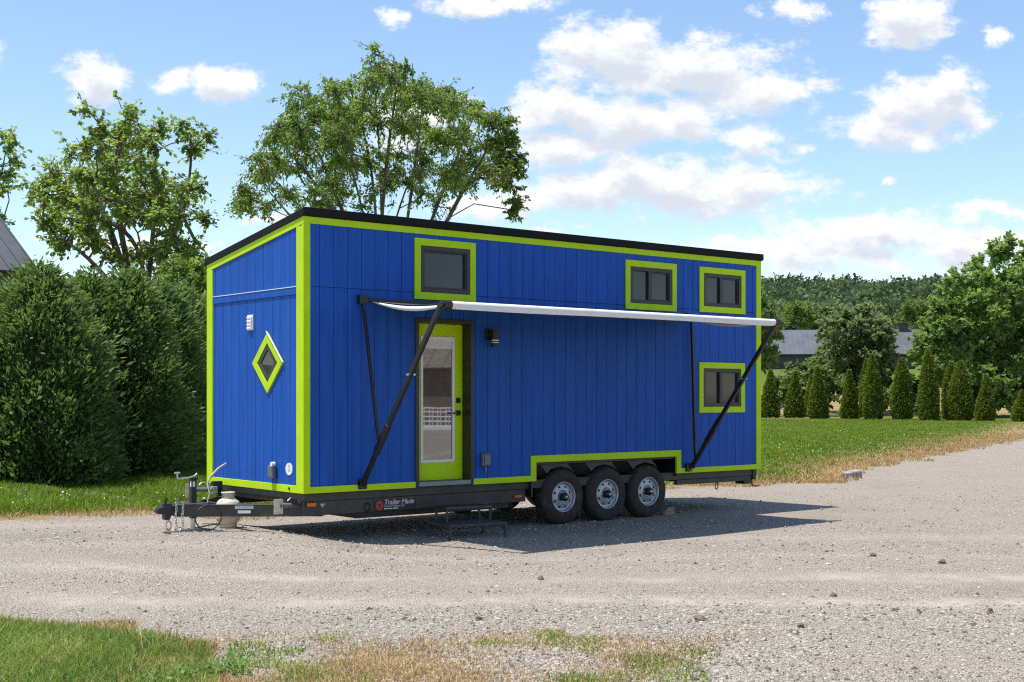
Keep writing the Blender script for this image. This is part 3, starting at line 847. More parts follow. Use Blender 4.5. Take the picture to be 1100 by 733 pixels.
# small tan roofed shed behind the hedge
sh = empty('shed', place(224, 62), -YAW); tag(sh, 'little tan roofed shed glimpsed between hedge and blue house', 'shed')
zt = CAM.z + (HORIZ - 279) / FPX * 62
mb = MB(); mb.prism([(-1.6, -.2), (1.6, -.2), (1.6, zt - 1.2), (0, zt - .15), (-1.6, zt - 1.2)], 'x', -1.6, 1.6); mb.build('wall', M['brownwall'], sh)
mb = MB(); seam_roof(mb, (-1.8, -1.9, zt - 1.35), (3.6, 0, 0), (0, 1.9, 1.3), .08, 1, .02); seam_roof(mb, (-1.8, 1.9, zt - 1.35), (3.6, 0, 0), (0, -1.9, 1.3), .08, 1, .02); mb.build('roof', M['tan'], sh)
# long low barn on the right, in front of the hill
D0 = 172; c0 = place(920, D0)
lb = empty('long_barn', (c0.x, c0.y, c0.z), -YAW - .10); tag(lb, 'long low barn with slate grey roof and small roof vent below the wooded hill', 'barn')
zr = CAM.z + (HORIZ - 353) / FPX * D0 - c0.z; ze = CAM.z + (HORIZ - 381) / FPX * D0 - c0.z + .25
mb = MB(); mb.box((-18, 0.5, -1.5), (10.2, 9.5, ze)); mb.prism([(.5, ze), (9.5, ze), (5, zr - .15)], 'x', -17.9, 10.1); mb.build('wall', M['greywall'], lb)
mb = MB()
seam_roof(mb, (-18.6, 0, ze - .25), (29.4, 0, 0), (0, 5, zr - ze + .25), .1, 44, .05); seam_roof(mb, (-18.6, 10, ze - .25), (29.4, 0, 0), (0, -5, zr - ze + .25), .1, 44, .05)
mb.build('roof', M['slate'], lb)
mb = MB(); mb.box((6.3, 4.4, zr - .3), (7.5, 5.6, zr + .85)); mb.box((6.15, 4.25, zr + .85), (7.65, 5.75, zr + .98)); mb.build('roof_vent', M['greywall'], lb, .03)
for k in range(6):
    mb = MB(); x0 = -15 + k * 4.4; mb.box((x0, .42, ze - 1.5), (x0 + 1.2, .5 - .004, ze - .55)); mb.build('window', M['dim'], lb)

# ================================================================== TINY HOUSE ON ITS TRAILER
LEN, WID = 8.534, 2.59
ZB, ZT, ZTB, ZG = .642, 4.048, 3.645, 3.193
house = empty('tiny_house', (0, 0, 0))
tag(house, 'bright blue tiny house with lime green trim on a triple axle trailer', 'tiny house')


def siding(name, u0, u1, grooves, zlo, zhi, opens, fn, parent, mat, back=True):
    """boards with 10 mm grooves; zhi may be a function of u; fn maps (u, depth, z)"""
    mb = MB(); top = zhi if callable(zhi) else (lambda u: zhi); low = zlo if callable(zlo) else (lambda u: zlo)
    cuts = {u0, u1}
    gs = [g for g in grooves if u0 + .02 < g < u1 - .02]
    for g in gs: cuts.add(g)
    for o in opens: cuts.add(max(u0, min(u1, o[0]))); cuts.add(max(u0, min(u1, o[1])))
    cuts = sorted(cuts)
    for a, b in zip(cuts[:-1], cuts[1:]):
        if b - a < .004: continue
        a1 = a + (.0038 if any(abs(a - g) < 1e-6 for g in gs) else 0); b1 = b - (.0038 if any(abs(b - g) < 1e-6 for g in gs) else 0)
        m = (a + b) / 2; iv = [(None, None)]
        spans = sorted([(o[2], o[3]) for o in opens if o[0] - 1e-6 < m < o[1] + 1e-6])
        z = None; segs = []
        for s0, s1 in spans:
            segs.append((z, s0)); z = s1
        segs.append((z, None))
        for s0, s1 in segs:
            za = [low(a1), low(b1)] if s0 is None else [s0, s0]; zb = [top(a1), top(b1)] if s1 is None else [s1, s1]
            if min(zb[0] - za[0], zb[1] - za[1]) < .005: continue
            v = [fn(a1, 0, za[0]), fn(b1, 0, za[1]), fn(b1, 0, zb[1]), fn(a1, 0, zb[0]), fn(a1, .012, za[0]), fn(b1, .012, za[1]), fn(b1, .012, zb[1]), fn(a1, .012, zb[0])]
            mb.add(v, [(0, 1, 2, 3), (7, 6, 5, 4), (0, 4, 5, 1), (1, 5, 6, 2), (2, 6, 7, 3), (3, 7, 4, 0)])
            v = [fn(a, .009, za[0]), fn(b, .009, za[1]), fn(b, .009, zb[1]), fn(a, .009, zb[0]), fn(a, .06, za[0]), fn(b, .06, za[1]), fn(b, .06, zb[1]), fn(a, .06, zb[0])]
            mb.add(v, [(0, 1, 2, 3), (7, 6, 5, 4), (0, 4, 5, 1), (1, 5, 6, 2), (2, 6, 7, 3), (3, 7, 4, 0)])
    return mb.build(name, mat, parent)


roof_z = lambda y: 4.06 + (ZTB - ZT) * y / WID
DOOR = (1.70, 2.57, .715, 2.815)
WELL = (3.66, 6.63, .3, .95)
gl = [.012 + .2032 * k for k in range(1, 42)]
front = lambda u, d, z: (u, d, z)
frontu = lambda u, d, z: (u, d - .008, z)
WIN = [(1.636, 2.640, 3.108, 3.908, 1), (5.462, 6.550, 3.137, 3.872, 2), (7.071, 8.150, 3.158, 3.868, 2), (7.071, 8.150, 1.573, 2.368, 2)]
wo = [(a + .12, b - .12, c + .12, d - .12) for a, b, c, d, _ in WIN]
siding('side_siding', .002, LEN - .002, gl, .66, ZG, [DOOR, WELL, wo[3]] + [(w[0], w[1], w[2], ZG + .05) for w in wo[:3]], front, house, M['blue'])
siding('upper_side_siding', .002, LEN - .002, gl, ZG + .004, 4.02, [(w[0], w[1], w[2] if w[2] > ZG + .005 else ZG, w[3]) for w in wo[:3]], frontu, house, M['blue'])
ge = [.115 + .2257 * k for k in range(1, 12)]
end = lambda u, d, z: (d, u, z)
DIA = (.898, 2.264, .335, .36)
siding('end_siding', .002, WID - .002, ge, .66, ZG - .095, [], end, house, M['blue'])
siding('upper_end_siding', .002, WID - .002, ge, ZG + .004, lambda u: roof_z(u) - .03, [], lambda u, d, z: (d - .004, u, z), house, M['blue'])
mb = MB(); mb.box((-.014, .165, ZG - .095), (.03, 2.43, ZG - .002)); mb.build('belt_board', M['blue'], house, .003)
mb = MB(); mb.box((-.020, .165, ZG - .002), (.03, 2.43, ZG + .006)); mb.build('drip_flashing', M['white'], house)
# other two walls
siding('back_siding', .002, LEN - .002, gl, .66, roof_z(WID) - .05, [], lambda u, d, z: (u, WID - d, z), house, M['blue'])
siding('rear_siding', .002, WID - .002, ge, .66, lambda u: roof_z(u) - .03, [], lambda u, d, z: (LEN - d, u, z), house, M['blue'])

# lime trim --------------------------------------------------------
T = .016
mb = MB()
mb.box((-.016, -T, ZB), (.078, .03, ZT - .085))                                   # near corner, long side
mb.box((LEN - .098, -T, ZB), (LEN + T, .02, ZT - .085))                           # far corner
mb.box((-.016, -T - .002, ZT - .085), (LEN + T, .02, ZT))                         # under the roof
mb.box((.078, -T, ZB), (1.655, .02, ZB + .08))
mb.box((2.615, -T, ZB), (3.625, .02, ZB + .08))
mb.box((3.625, -T - .001, ZB), (3.722, .02, 1.002))
mb.box((3.722, -T - .001, .905), (6.562, .02, 1.002))
mb.box((6.562, -T - .001, ZB), (6.660, .02, 1.002))
mb.box((6.660, -T, ZB), (LEN - .098, .02, ZB + .08))
mb.build('trim', M['lime'], house, .003)
mb = MB()
mb.box((-.018, -.0155, ZB), (.02, .162, roof_z(.08) - .115))
mb.box((-.018, 2.435, ZB), (.02, WID + .016, roof_z(2.5) - .105))
mb.box((-.017, .162, ZB), (.02, 2.435, ZB + .09))
y0, y1 = -.016, WID + .016
mb.prism([(y0, roof_z(y0) - .105), (y1, roof_z(y1) - .105), (y1, roof_z(y1) - .012), (y0, roof_z(y0) - .012)], 'x', -.0185, .02)
mb.build('trim', M['lime'], house, .002)
mb = MB(); mb.box((LEN - .02, -.0155, ZB), (LEN + .018, .15, 3.95)); mb.box((LEN - .02, 2.44, ZB), (LEN + .018, WID + .016, 3.5)); mb.box((LEN - .02, .15, ZB), (LEN + .017, 2.44, ZB + .09)); mb.build('trim', M['lime'], house, .003)

# roof ---------------------------------------------------------------
mb = MB(); y0, y1 = -.045, WID + .06
mb.prism([(y0, roof_z(y0) - .012), (y1, roof_z(y1) - .012), (y1, roof_z(y1) + .078), (y0, roof_z(y0) + .078)], 'x', -.034, LEN + .035)
mb.prism([(y0 - .006, roof_z(y0) - .004), (y0, roof_z(y0) - .004), (y0, roof_z(y0) + .09), (y0 - .006, roof_z(y0) + .09)], 'x', -.04, LEN + .04)
mb.build('roof', M['roofblack'], house, .003)

# windows -----------------------------------------------------------------------------
def frame_boxes(mb, a, b, c, d, w, y0, y1):
    mb.box((a, y0, c), (a + w, y1, d)); mb.box((b - w, y0, c), (b, y1, d))
    mb.box((a + w, y0, c), (b - w, y1, c + w)); mb.box((a + w, y0, d - w), (b - w, y1, d))


for (a, b, c, d, kind) in WIN:
    y = -.008 if d > 3 else 0
    fr = MB(); w = .058
    A, B, C_, D_ = a + .094, b - .094, c + .094, d - .094
    frame_boxes(fr, A, B, C_, D_, w, y - .012, y + .08)
    if kind == 2:
        m = A + (B - A) * .47
        fr.box((m - .03, y - .006, C_ + w), (m + .03, y + .07, D_ - w))
        frame_boxes(fr, m + .03, B - w, C_ + w, D_ - w, .018, y + .004, y + .05)
    else:
        frame_boxes(fr, A + w, B - w, C_ + w, D_ - w, .02, y, y + .05)
    wn = fr.build('window', M['frameblack'], house, .003)
    tr = MB(); frame_boxes(tr, a, b, c, d, .094, y - .020, y + .004); tr.build('trim', M['lime'], wn, .003)
    ps = [(A + w, m - .03), (m + .048, B - w - .018)] if kind == 2 else [(A + w + .02, B - w - .02)]
    for p0, p1 in ps:
        pn = MB(); pn.box((p0, y + .030, C_ + w - .002), (p1, y + .036, D_ - w + .002)); pn.build('pane', M['pane'], wn)

# diamond window in the end wall
def diamond(s): return [(DIA[0], DIA[1] + .388 * s), (DIA[0] - .40 * s, DIA[1]), (DIA[0], DIA[1] - .388 * s), (DIA[0] + .40 * s, DIA[1])]
def ring(mb, s0, s1, x0, x1):
    o, i = diamond(s0), diamond(s1)
    for k in range(4):
        l = (k + 1) % 4; mb.prism([o[k], o[l], i[l], i[k]], 'x', x0, x1)
dw = MB(); ring(dw, .66, .44, -.016, .01); dwin = dw.build('diamond_window', M['frameblack'], house, .002)
mb = MB(); ring(mb, 1.0, .662, -.022, .004); mb.build('trim', M['lime'], dwin, .002)
mb = MB(); mb.prism(diamond(.45), 'x', -.006, .004); mb.build('pane', M['pane'], dwin)
mb = MB(); mb.bar((-.03, DIA[0], DIA[1] + .405), (-.03, DIA[0] - .415, DIA[1] + .005), .016, .008); mb.build('drip_flashing', M['white'], dwin)  # flashing strip; its white colour stands in for the sun's glint

# door -----------------------------------------------------------------------------------
YS = .165
mb = MB(); frame_boxes(mb, 1.660, 2.610, .64, 2.857, .050, -.020, .02)
mb.v = [v for v in mb.v]
mb2 = MB()
mb2.box((1.660, -.020, .700), (1.712, YS + .05, 2.857)); mb2.box((2.560, -.020, .700), (2.610, YS + .05, 2.857)); mb2.box((1.712, -.020, 2.808), (2.560, YS + .05, 2.857))
dfr = mb2.build('door_frame', M['frameblack'], house, .003)
mb = MB(); mb.box((1.712, -.022, .655), (2.560, YS + .04, .712)); mb.build('threshold', paint('grey_green_sill', (.22, .25, .20), .5), dfr, .003)
mb = MB(); gx0, gx1, gz0, gz1 = 1.872, 2.405, .965, 2.625
mb.box((1.714, YS, .716), (gx0, YS + .045, 2.804)); mb.box((gx1, YS, .716), (2.556, YS + .045, 2.804))
mb.box((gx0, YS, .716), (gx1, YS + .045, gz0)); mb.box((gx0, YS, gz1), (gx1, YS + .045, 2.804))
door = mb.build('door', M['lime'], house, .003)
mb = MB(); frame_boxes(mb, gx0 - .012, gx1 + .012, gz0 - .012, gz1 + .012, .036, YS - .012, YS + .01); mb.build('glazing_bead', M['white'], door, .004)
mb = MB(); mb.box((gx0 + .024, YS + .006, gz0 + .02), (gx1 - .024, YS + .012, gz1 - .12)); mb.build('glass', M['doorglass'], door)
mb = MB()
for k in range(9):
    z = gz1 - .022 - k * .0125; mb.box((gx0 + .026, YS + .004 + .001 * (k % 2), z - .0115), (gx1 - .026, YS + .014, z))
mb.box((gx0 + .026, YS + .002, gz1 - .15), (gx1 - .026, YS + .014, gz1 - .133)); mb.build('blind', M['blind'], door)
mb = MB(); mb.box((2.445, YS - .012, 1.745), (2.515, YS, 1.815)); mb.cyl((2.48, YS - .03, 1.78), (2.48, YS, 1.78), .022, 16); mb.build('deadbolt', M['black'], door, .004)
mb = MB(); mb.box((2.445, YS - .012, 1.575), (2.515, YS, 1.645)); mb.cyl((2.48, YS - .06, 1.61), (2.48, YS, 1.61), .014, 12); mb.bar((2.49, YS - .055, 1.61), (2.35, YS - .055, 1.61), .012, .02); mb.build('handle', M['black'], door, .003)

# lamp, outlets, vents, stickers ------------------------------------------------------------
mb = MB(); mb.box((2.815, -.03, 2.60), (2.90, .0, 2.755)); mb.box((2.845, -.085, 2.655), (2.885, -.03, 2.70)); lamp = mb.build('wall_lamp', M['black'], house, .004)
mb = MB(); mb.tube([(2.905, -.105, 2.51), (2.905, -.105, 2.56)], .055, 24); mb.tube([(2.905, -.105, 2.605), (2.905, -.105, 2.745)], .055, 24); mb.build('lamp_body', M['black'], lamp)
mb = MB(); mb.tube([(2.905, -.105, 2.56), (2.905, -.105, 2.573)], .052, 24); mb.tube([(2.905, -.105, 2.588), (2.905, -.105, 2.605)], .052, 24); mb.build('lamp_ring', M['white'], lamp)
mb = MB(); mb.tube([(2.905, -.105, 2.573), (2.905, -.105, 2.588)], .053, 24); mb.build('lamp_body', M['black'], lamp)
mb = MB(); mb.box((2.735, -.06, .885), (2.865, .0, 1.065)); mb.box((2.75, -.085, .90), (2.85, -.06, 1.05)); ob = mb.build('outlet_cover', M['greymetal'], house, .015)
mb = MB(); mb.tube([(2.80, -.04, .885), (2.80, -.04, .80)], .012, 8); mb.build('conduit', M['greymetal'], ob)
vt = MB(); vt.box((-.016, 1.29, 2.70), (0, 1.44, 2.90))
for k in range(4): vt.box((-.034, 1.305, 2.715 + k * .045), (-.016, 1.425, 2.74 + k * .045))
vt.build('vent', M['white'], house, .004)
mb = MB(); mb.box((-.075, .68, .80), (.0, .80, .965)); il = mb.build('power_inlet', M['greymetal'], house, .02)
mb = MB(); mb.cyl((-.02, .70, .98), (-.07, .70, .98), .028, 16); mb.build('inlet_cap', M['white'], il)
mb = MB(); mb.lathe([(0, .0), (.085, .0), (.085, .006), (0, .006)], Matrix.Translation((-.006, .365, .93)) @ Matrix.Rotation(R(90), 4, 'Y') @ Matrix.Scale(.9, 4, (1, 0, 0)), 28, False); stk = mb.build('round_sticker', M['white'], house)
mb = MB(); mb.box((-.0075, .345, .955), (-.0066, .385, .985)); mb.box((-.0075, .335, .90), (-.0066, .375, .94)); mb.build('sticker_mark', M['sticker'], stk)
mb = MB(); mb.cyl((-.024, .335, .69), (-.0, .335, .69), .018, 12); mb.build('clearance_bolt', M['black'], house)

# chassis -----------------------------------------------------------------------------------
ch = MB()
ch.box((.03, .075, .535), (LEN - .02, .145, .640)); ch.box((.03, WID - .145, .535), (LEN - .02, WID - .075, .640))
ch.box((.06, .10, .355), (3.62, .165, .530)); ch.box((.06, WID - .165, .355), (3.62, WID - .10, .530))
ch.box((6.66, .08, .455), (LEN - .12, .14, .530)); ch.box((6.66, WID - .14, .455), (LEN - .12, WID - .08, .530))
ch.box((3.62, .42, .40), (6.66, .49, .640)); ch.box((3.62, WID - .49, .40), (6.66, WID - .42, .640))
for k in range(14): ch.box((.15 + k * .62, .17, .48), (.21 + k * .62, WID - .17, .60))
ch.box((.02, .05, .56), (.10, WID - .05, .64)); ch.box((LEN - .10, .05, .47), (LEN - .02, WID - .05, .63))
chassis = ch.build('chassis', M['chassis'], house, .004)
mb = MB(); mb.box((.05, .06, .628), (LEN - .05, WID - .06, .656)); mb.build('floor_pan', M['black'], house)
# wheel well lining with frame gussets
mb = MB(); mb.box((3.66, .60, .62), (6.63, .63, 1.0)); mb.box((3.66, .03, .915), (6.63, .63, .95)); mb.box((3.66, .03, .42), (3.69, .60, .93)); mb.box((6.60, .03, .60), (6.63, .60, .93)); mb.build('wheel_well', M['black'], house)
mb = MB(); mb.box((3.75, .035, .872), (6.55, .055, .903))
for xc in (4.266, 5.126, 5.980):
    mb.prism([(xc - .30, .74), (xc - .22, .80), (xc - .05, .835), (xc + .12, .80), (xc + .22, .74), (xc + .10, .865), (xc - .42, .865)], 'y', .045, .06)
mb.build('fender_plate', M['chassis'], house)

# axles and wheels
def make_wheel(xc, yf, sgn):
    """yf = outer face, sgn -1 faces -y"""
    Mx = Matrix.Translation((xc, yf, .392)) @ Matrix.Rotation(R(90 if sgn < 0 else -90), 4, 'X')
    root = empty('wheel', (0, 0, 0), parent=house)
    ty = MB(); ro = .395
    ty.lathe([(.215, -.03), (.222, -.008), (.245, .004), (.30, .010), (.345, .004), (.372, -.010), (.386, -.028), (.3935, -.045), (ro, -.075), (ro, -.165), (.3935, -.195), (.372, -.225), (.30, -.240), (.225, -.22), (.215, -.20)], Mx, 56)
    for k in range(56):
        a = 2 * math.pi * k / 56
        for (h0, h1, tw) in ((-.06, -.098, .02), (-.108, -.138, 0), (-.148, -.186, -.02)):
            ca, sa = math.cos(a + tw), math.sin(a + tw)
            Mt = Mx @ Matrix.Rotation(a + tw, 4, 'Z')
            ty.box((ro - .004, -.016, h1), (ro + .006, .016, h0), Mt)
    ty.build('tyre', M['rubber'], root)
    rm = MB()
    rm.lathe([(.222, -.012), (.218, .0), (.208, -.001), (.200, -.020), (.193, -.045), (.186, -.050), (.150, -.040), (.105, -.030), (.098, -.028), (.092, -.040), (.070, -.042), (.0, -.042)], Mx, 48)
    rm.lathe([(.215, -.03), (.215, -.20)], Mx, 40)
    rm.cur = 1  # black discs stand in for the shaded depth of the rim holes
    for k in range(8):
        a = 2 * math.pi * (k + .5) / 8; c = Vector((.148 * math.cos(a), .148 * math.sin(a), 0))
        rm.lathe([(.020, -.050), (.020, -.0375), (0, -.0375)], Mx @ Matrix.Translation(c), 14)
    rm.cur = 0
    for k in range(8):
        a = 2 * math.pi * k / 8; c = Vector((.082 * math.cos(a), .082 * math.sin(a), 0))
        rm.lathe([(.011, -.043), (.011, -.020), (.006, -.014), (0, -.014)], Mx @ Matrix.Translation(c), 8)
    rm.build('rim', [M['silver'], M['black']], root)
    hb = MB(); hb.lathe([(.060, -.044), (.058, .020), (.050, .045), (.030, .052), (.0, .052)], Mx, 28); hb.build('hub', M['black'], root)
    hc = MB(); hc.lathe([(.022, .050), (.022, .060), (.0, .062)], Mx, 16); hc.build('hub_cap', M['zinc'], root)
    return root


for xc in (4.266, 5.126, 5.980):
    make_wheel(xc, .012, -1); make_wheel(xc, WID - .012, 1)
mb = MB()
for xc in (4.266, 5.126, 5.980): mb.cyl((xc, .2, .392), (xc, WID - .2, .392), .04, 12)
for xc in (4.266, 5.126, 5.980): mb.bar((xc - .36, .45, .52), (xc, .45, .44), .06, .02); mb.bar((xc + .36, .45, .52), (xc, .45, .44), .06, .02)
mb.build('axle', M['black'], house)

# tongue ---------------------------------------------------------------------------------------
CYT = WID / 2; ZLO, ZHI = .335, .485
tg = MB()
for s in (1, -1):
    a = Vector((.36, CYT - s * (CYT - .14), (ZLO + ZHI) / 2)); b = Vector((-1.08, CYT - s * .06, (ZLO + ZHI) / 2))
    d = (b - a).normalized(); sd = Vector((-d.y, d.x, 0)) * s
    tg.bar(a, b, .012, ZHI - ZLO - .016)                                              # web of the channel
    for z in (ZLO + .004, ZHI - .004):
        tg.bar(Vector((a.x, a.y, z)) + Vector((0, s * .025, 0)), Vector((b.x, b.y, z)) + Vector((0, s * .025, 0)), .062, .008)
tg.box((-1.07, CYT - .058, ZLO + .003), (-.92, CYT + .058, ZHI - .003)); tg.box((-.98, CYT - .20, ZHI), (-.70, CYT + .20, ZHI + .012))
tg.box((-.42, CYT - .55, ZLO + .03), (-.36, CYT + .55, ZHI - .03))
tongue = tg.build('tongue', M['chassis'], house, .004)
mb = MB(); mb.prism([(-1.070, .475), (-1.070, .355), (-1.160, .355), (-1.180, .30), (-1.240, .30), (-1.250, .375), (-1.320, .38), (-1.360, .415), (-1.330, .455), (-1.260, .478)], 'y', CYT - .055, CYT + .055); cp = mb.build('coupler', M['black'], tongue, .012)
mb = MB(); mb.tube([(-1.220, CYT, .46), (-1.220, CYT, .53), (-1.200, CYT, .57)], .018, 8); mb.box((-1.260, CYT - .03, .47), (-1.140, CYT + .03, .50)); mb.build('latch', M['black'], cp, .004)
# jack
jk = MB(); jk.box((-.885, CYT - .036, .30), (-.815, CYT + .036, .79)); jk.box((-.90, CYT - .05, .79), (-.80, CYT + .05, .815)); jack = jk.build('jack', M['black'], tongue, .004)
mb = MB(); mb.cyl((-.85, CYT, .165), (-.85, CYT, .35), .030, 16); mb.box((-.93, CYT - .08, .148), (-.77, CYT + .08, .162)); mb.build('jack_leg', M['zinc'], jack)
mb = MB(); mb.tube([(-.80, CYT - .01, .86), (-.84, CYT - .02, .83), (-.90, CYT - .03, .815), (-1.05, CYT - .05, .808), (-1.08, CYT - .05, .815), (-1.085, CYT - .05, .875), ], .012, 8); mb.cyl((-1.05, CYT - .05, .882), (-1.12, CYT - .05, .882), .013, 8); mb.build('crank', M['zinc'], jack)
mb = MB(); mb.box((-.888, CYT - .03, .70), (-.885, CYT + .0, .77)); mb.box((-.87, CYT - .039, .70), (-.84, CYT - .036, .765)); mb.build('label', M['white'], jack)
# safety chains
def torus(mb, c, ra, rb, r, rot):
    pts = []
    for k in range(12):
        a = 2 * math.pi * k / 12; pts.append(Vector(c) + rot @ Vector((ra * math.cos(a), 0, rb * math.sin(a))))
    mb.tube(pts, r, 6, closed=True)
for (xb, yb, zl) in ((-1.13, CYT - .085, 9), (-1.06, CYT - .125, 9)):
    mb = MB()
    for k in range(zl):
        torus(mb, (xb + .006 * math.sin(k), yb - .03, .50 - k * .036), .013, .026, .0045, Matrix.Rotation(R(90) * (k % 2) + .3, 3, 'Z'))
    torus(mb, (xb - .02, yb - .03, .50 - zl * .036 - .02), .030, .036, .007, Matrix.Rotation(.4, 3, 'Z'))
    mb.build('safety_chain', M['zinc'], tongue)
mb = MB(); torus(mb, (-1.20, CYT - .05, .235), .042, .055, .010, Matrix.Rotation(.3, 3, 'Z')); mb.build('chain_hook', M['zinc'], tongue)
# loop of breakaway cable, wiring conduit
mb = MB(); pts = [Vector((-.83 + .175 * math.cos(a), CYT - .39, .335 + .155 * math.sin(a))) for a in np.linspace(.6, 2 * math.pi + .3, 26)]; mb.tube(pts, .008, 6); mb.build('cable', M['black'], tongue)
mb = MB(); mb.tube([(-.74, CYT - .16, .47), (-.70, CYT - .16, .62), (-.70, CYT - .1, .74), (-.66, CYT - .1, .82), (-.55, CYT - .1, .92), (-.44, CYT - .1, .985)], [.008, .009, .012, .016, .016, .010], 8); mb.build('conduit', M['hose'], tongue)
# swing-down stabiliser jacks stowed along the frame
for (x, y, z, sc, nm) in ((-.12, .385, .475, 1.0, 'stabiliser'), (-.52, 2.02, .60, .9, 'stabiliser')):
    st_ = MB(); st_.cyl((x + .00, y, z), (x + .30 * sc, y - .03, z - .008), .034 * sc, 16); so = st_.build(nm, M['greymetal'], tongue)
    p = MB(); frame_boxes(p, x - .10, x + .03, z - .10, z + .09, .022, y - .03, y - .022); p.box((x - .09, y - .018, z - .09), (x + .02, y - .012, z + .08)); p.build('bracket', M['zinc'], so, .006)
    p = MB(); torus(p, (x + .285 * sc, y - .05, z - .04), .022, .045, .008, Matrix.Rotation(.1, 3, 'Z')); p.tube([(x + .08, y - .05, z + .06), (x + .12, y - .05, z + .095), (x + .22 * sc, y - .05, z + .095), (x + .27 * sc, y - .05, z - .0)], .009, 6); p.build('crank', M['zinc'], so)
    p = MB(); p.box((x + .31 * sc, y - .05, z - .055), (x + .39 * sc, y + .03, z + .035)); p.build('end_plate', M['zinc'], so, .006)
    p = MB(); p.box((x + .34 * sc, y - .0, z - .06), (x + .50 * sc, y + .08, z + .10)); p.build('housing', M['black'], so, .01)
# stickers on the near tongue beam
def on_beam(t, z, dz, du, name, mat):
    a = Vector((.36, .14, 0)); b = Vector((-1.08, CYT - .06, 0)); d = (b - a).normalized(); nrm = Vector((d.y, -d.x, 0)); nrm = nrm if nrm.y < 0 else -nrm
    c = a + (b - a) * t + nrm * .0085; m = MB(); m.bar(Vector((c.x, c.y, z)) - d * du / 2, Vector((c.x, c.y, z)) + d * du / 2, .003, dz); return m.build(name, mat, tongue)
on_beam(.545, .452, .042, .23, 'sticker', M['sticker']); on_beam(.545, .395, .036, .16, 'sticker', M['white'])
# marker lights
mb = MB(); mb.box((.08, .048, .475), (.20, .072, .520)); mb.build('marker_light', M['orange'], chassis, .005)
mb = MB(); mb.box((3.40, .06, .42), (3.52, .098, .455)); mb.build('marker_light', M['orange'], chassis, .005)
mb = MB(); mb.prism([(.28, .50), (.36, .50), (.31, .45)], 'y', .092, .099); mb.build('reflector', M['hose'], chassis)
# tie rings
for x in (.98, 7.58):
    mb = MB(); zc = .45 if x < 2 else .435; torus(mb, (x, .085, zc - .03), .045, .055, .009, Matrix.Rotation(.2, 3, 'Z')); mb.build('tie_ring', M['black'], chassis)
mb = MB(); mb.box((LEN - .26, .10, .40), (LEN - .06, .30, .62)); mb.tube([(LEN - .06, .12, .56), (LEN - .05, .12, .36), (LEN + .04, .10, .355)], .011, 8); mb.build('rear_jack', M['black'], chassis, .01)
mb = MB(); mb.box((LEN + .0, .08, .345), (LEN + .07, .13, .365)); mb.build('jack_tip', paint('rusty_tip', (.25, .09, .04), .7), chassis, .004)
mb = MB(); mb.box((.9, .22, .27), (3.4, .9, .34)); mb.box((3.2, .45, .25), (3.66, .9, .50)); mb.build('storage_tray', M['black'], chassis)

# decal with lettering
dc = MB(); dc.box((.965, .0955, .352), (1.70, .0995, .512)); decal = dc.build('decal', M['black'], house)
mb = MB(); mb.lathe([(0, 0), (.062, 0), (.062, .003), (0, .003)], Matrix.Translation((1.062, .0955, .428)) @ Matrix.Rotation(R(90), 4, 'X') @ Matrix.Scale(1.12, 4, (0, 1, 0)), 28, False); mb.build('emblem', M['red'], decal)
mb = MB(); mb.prism([(1.030, .455), (1.094, .455), (1.068, .385), (1.050, .385), (1.066, .435), (1.030, .435)], 'y', .0905, .0922); mb.build('emblem_mark', M['black'], decal)
M['decaltext'] = paint('grey_white_lettering', (.50, .49, .47), .5, .1, 20)
def text(s, x, z, size, shear, name, mat, bold=.0, wscale=1.0):
    cu = bpy.data.curves.new(name, 'FONT'); cu.body = s; cu.size = size; cu.shear = shear; cu.extrude = .0008; cu.offset = bold; cu.space_character = wscale
    tmp = bpy.data.objects.new(name, cu); COL.objects.link(tmp)
    dg = bpy.context.evaluated_depsgraph_get(); me = bpy.data.meshes.new_from_object(tmp.evaluated_get(dg)); bpy.data.objects.remove(tmp)
    me.materials.clear(); me.materials.append(mat)
    o = link(name, me, decal); o.location = (x, .0940, z); o.rotation_euler = (R(90), 0, 0); return o
text('Trailer Made', 1.135, .438, .100, .30, 'lettering', M['decaltext'], .0025)
text('Custom Trailers, LLC', 1.14, .400, .040, .0, 'lettering', M['decaltext'], .0008)
mb = MB()
for k in range(3): mb.box((1.14 + [0, .075, .15][k], .0925, .372), (1.14 + [.06, .135, .24][k], .0945, .385))
mb.build('small_print', M['white'], decal)

decal.scale = (.9, 1, .9); decal.location = (.209, 0, .043)
# awning ---------------------------------------------------------------------------------
AX0, AX1, AY, AZR, AZW = .85, 6.83, -1.756, 2.905, 3.065
fb = MB(); nu, nv = 24, 12; vs = []
for i in range(nu + 1):
    for j in range(nv + 1):
        u, v = i / nu, j / nv; x = AX0 + .10 + (AX1 - AX0 - .20) * u
        sag = -.085 * math.sin(math.pi * v) * (1 - .5 * math.exp(-8 * min(u, 1 - u)))
        vs.append((x, -.05 + (AY + .03) * v, AZW - .01 + (AZR + .045 - AZW) * v + sag))
fb.add(vs, [(i * (nv + 1) + j, i * (nv + 1) + j + 1, (i + 1) * (nv + 1) + j + 1, (i + 1) * (nv + 1) + j) for i in range(nu) for j in range(nv)], None, True)
awn = fb.build('awning', M['fabric'], house)
sm = awn.modifiers.new('thick', 'SOLIDIFY'); sm.thickness = .004
mb = MB(); mb.box((AX0 + .06, -.05, AZW - .025), (AX1 - .06, .0, AZW + .02)); mb.build('wall_rail', M['black'], awn, .004)
mb = MB(); pr = []
mb.tube([(AX0 + .07, AY, AZR), (AX1 - .02, AY, AZR)], .047, 28)
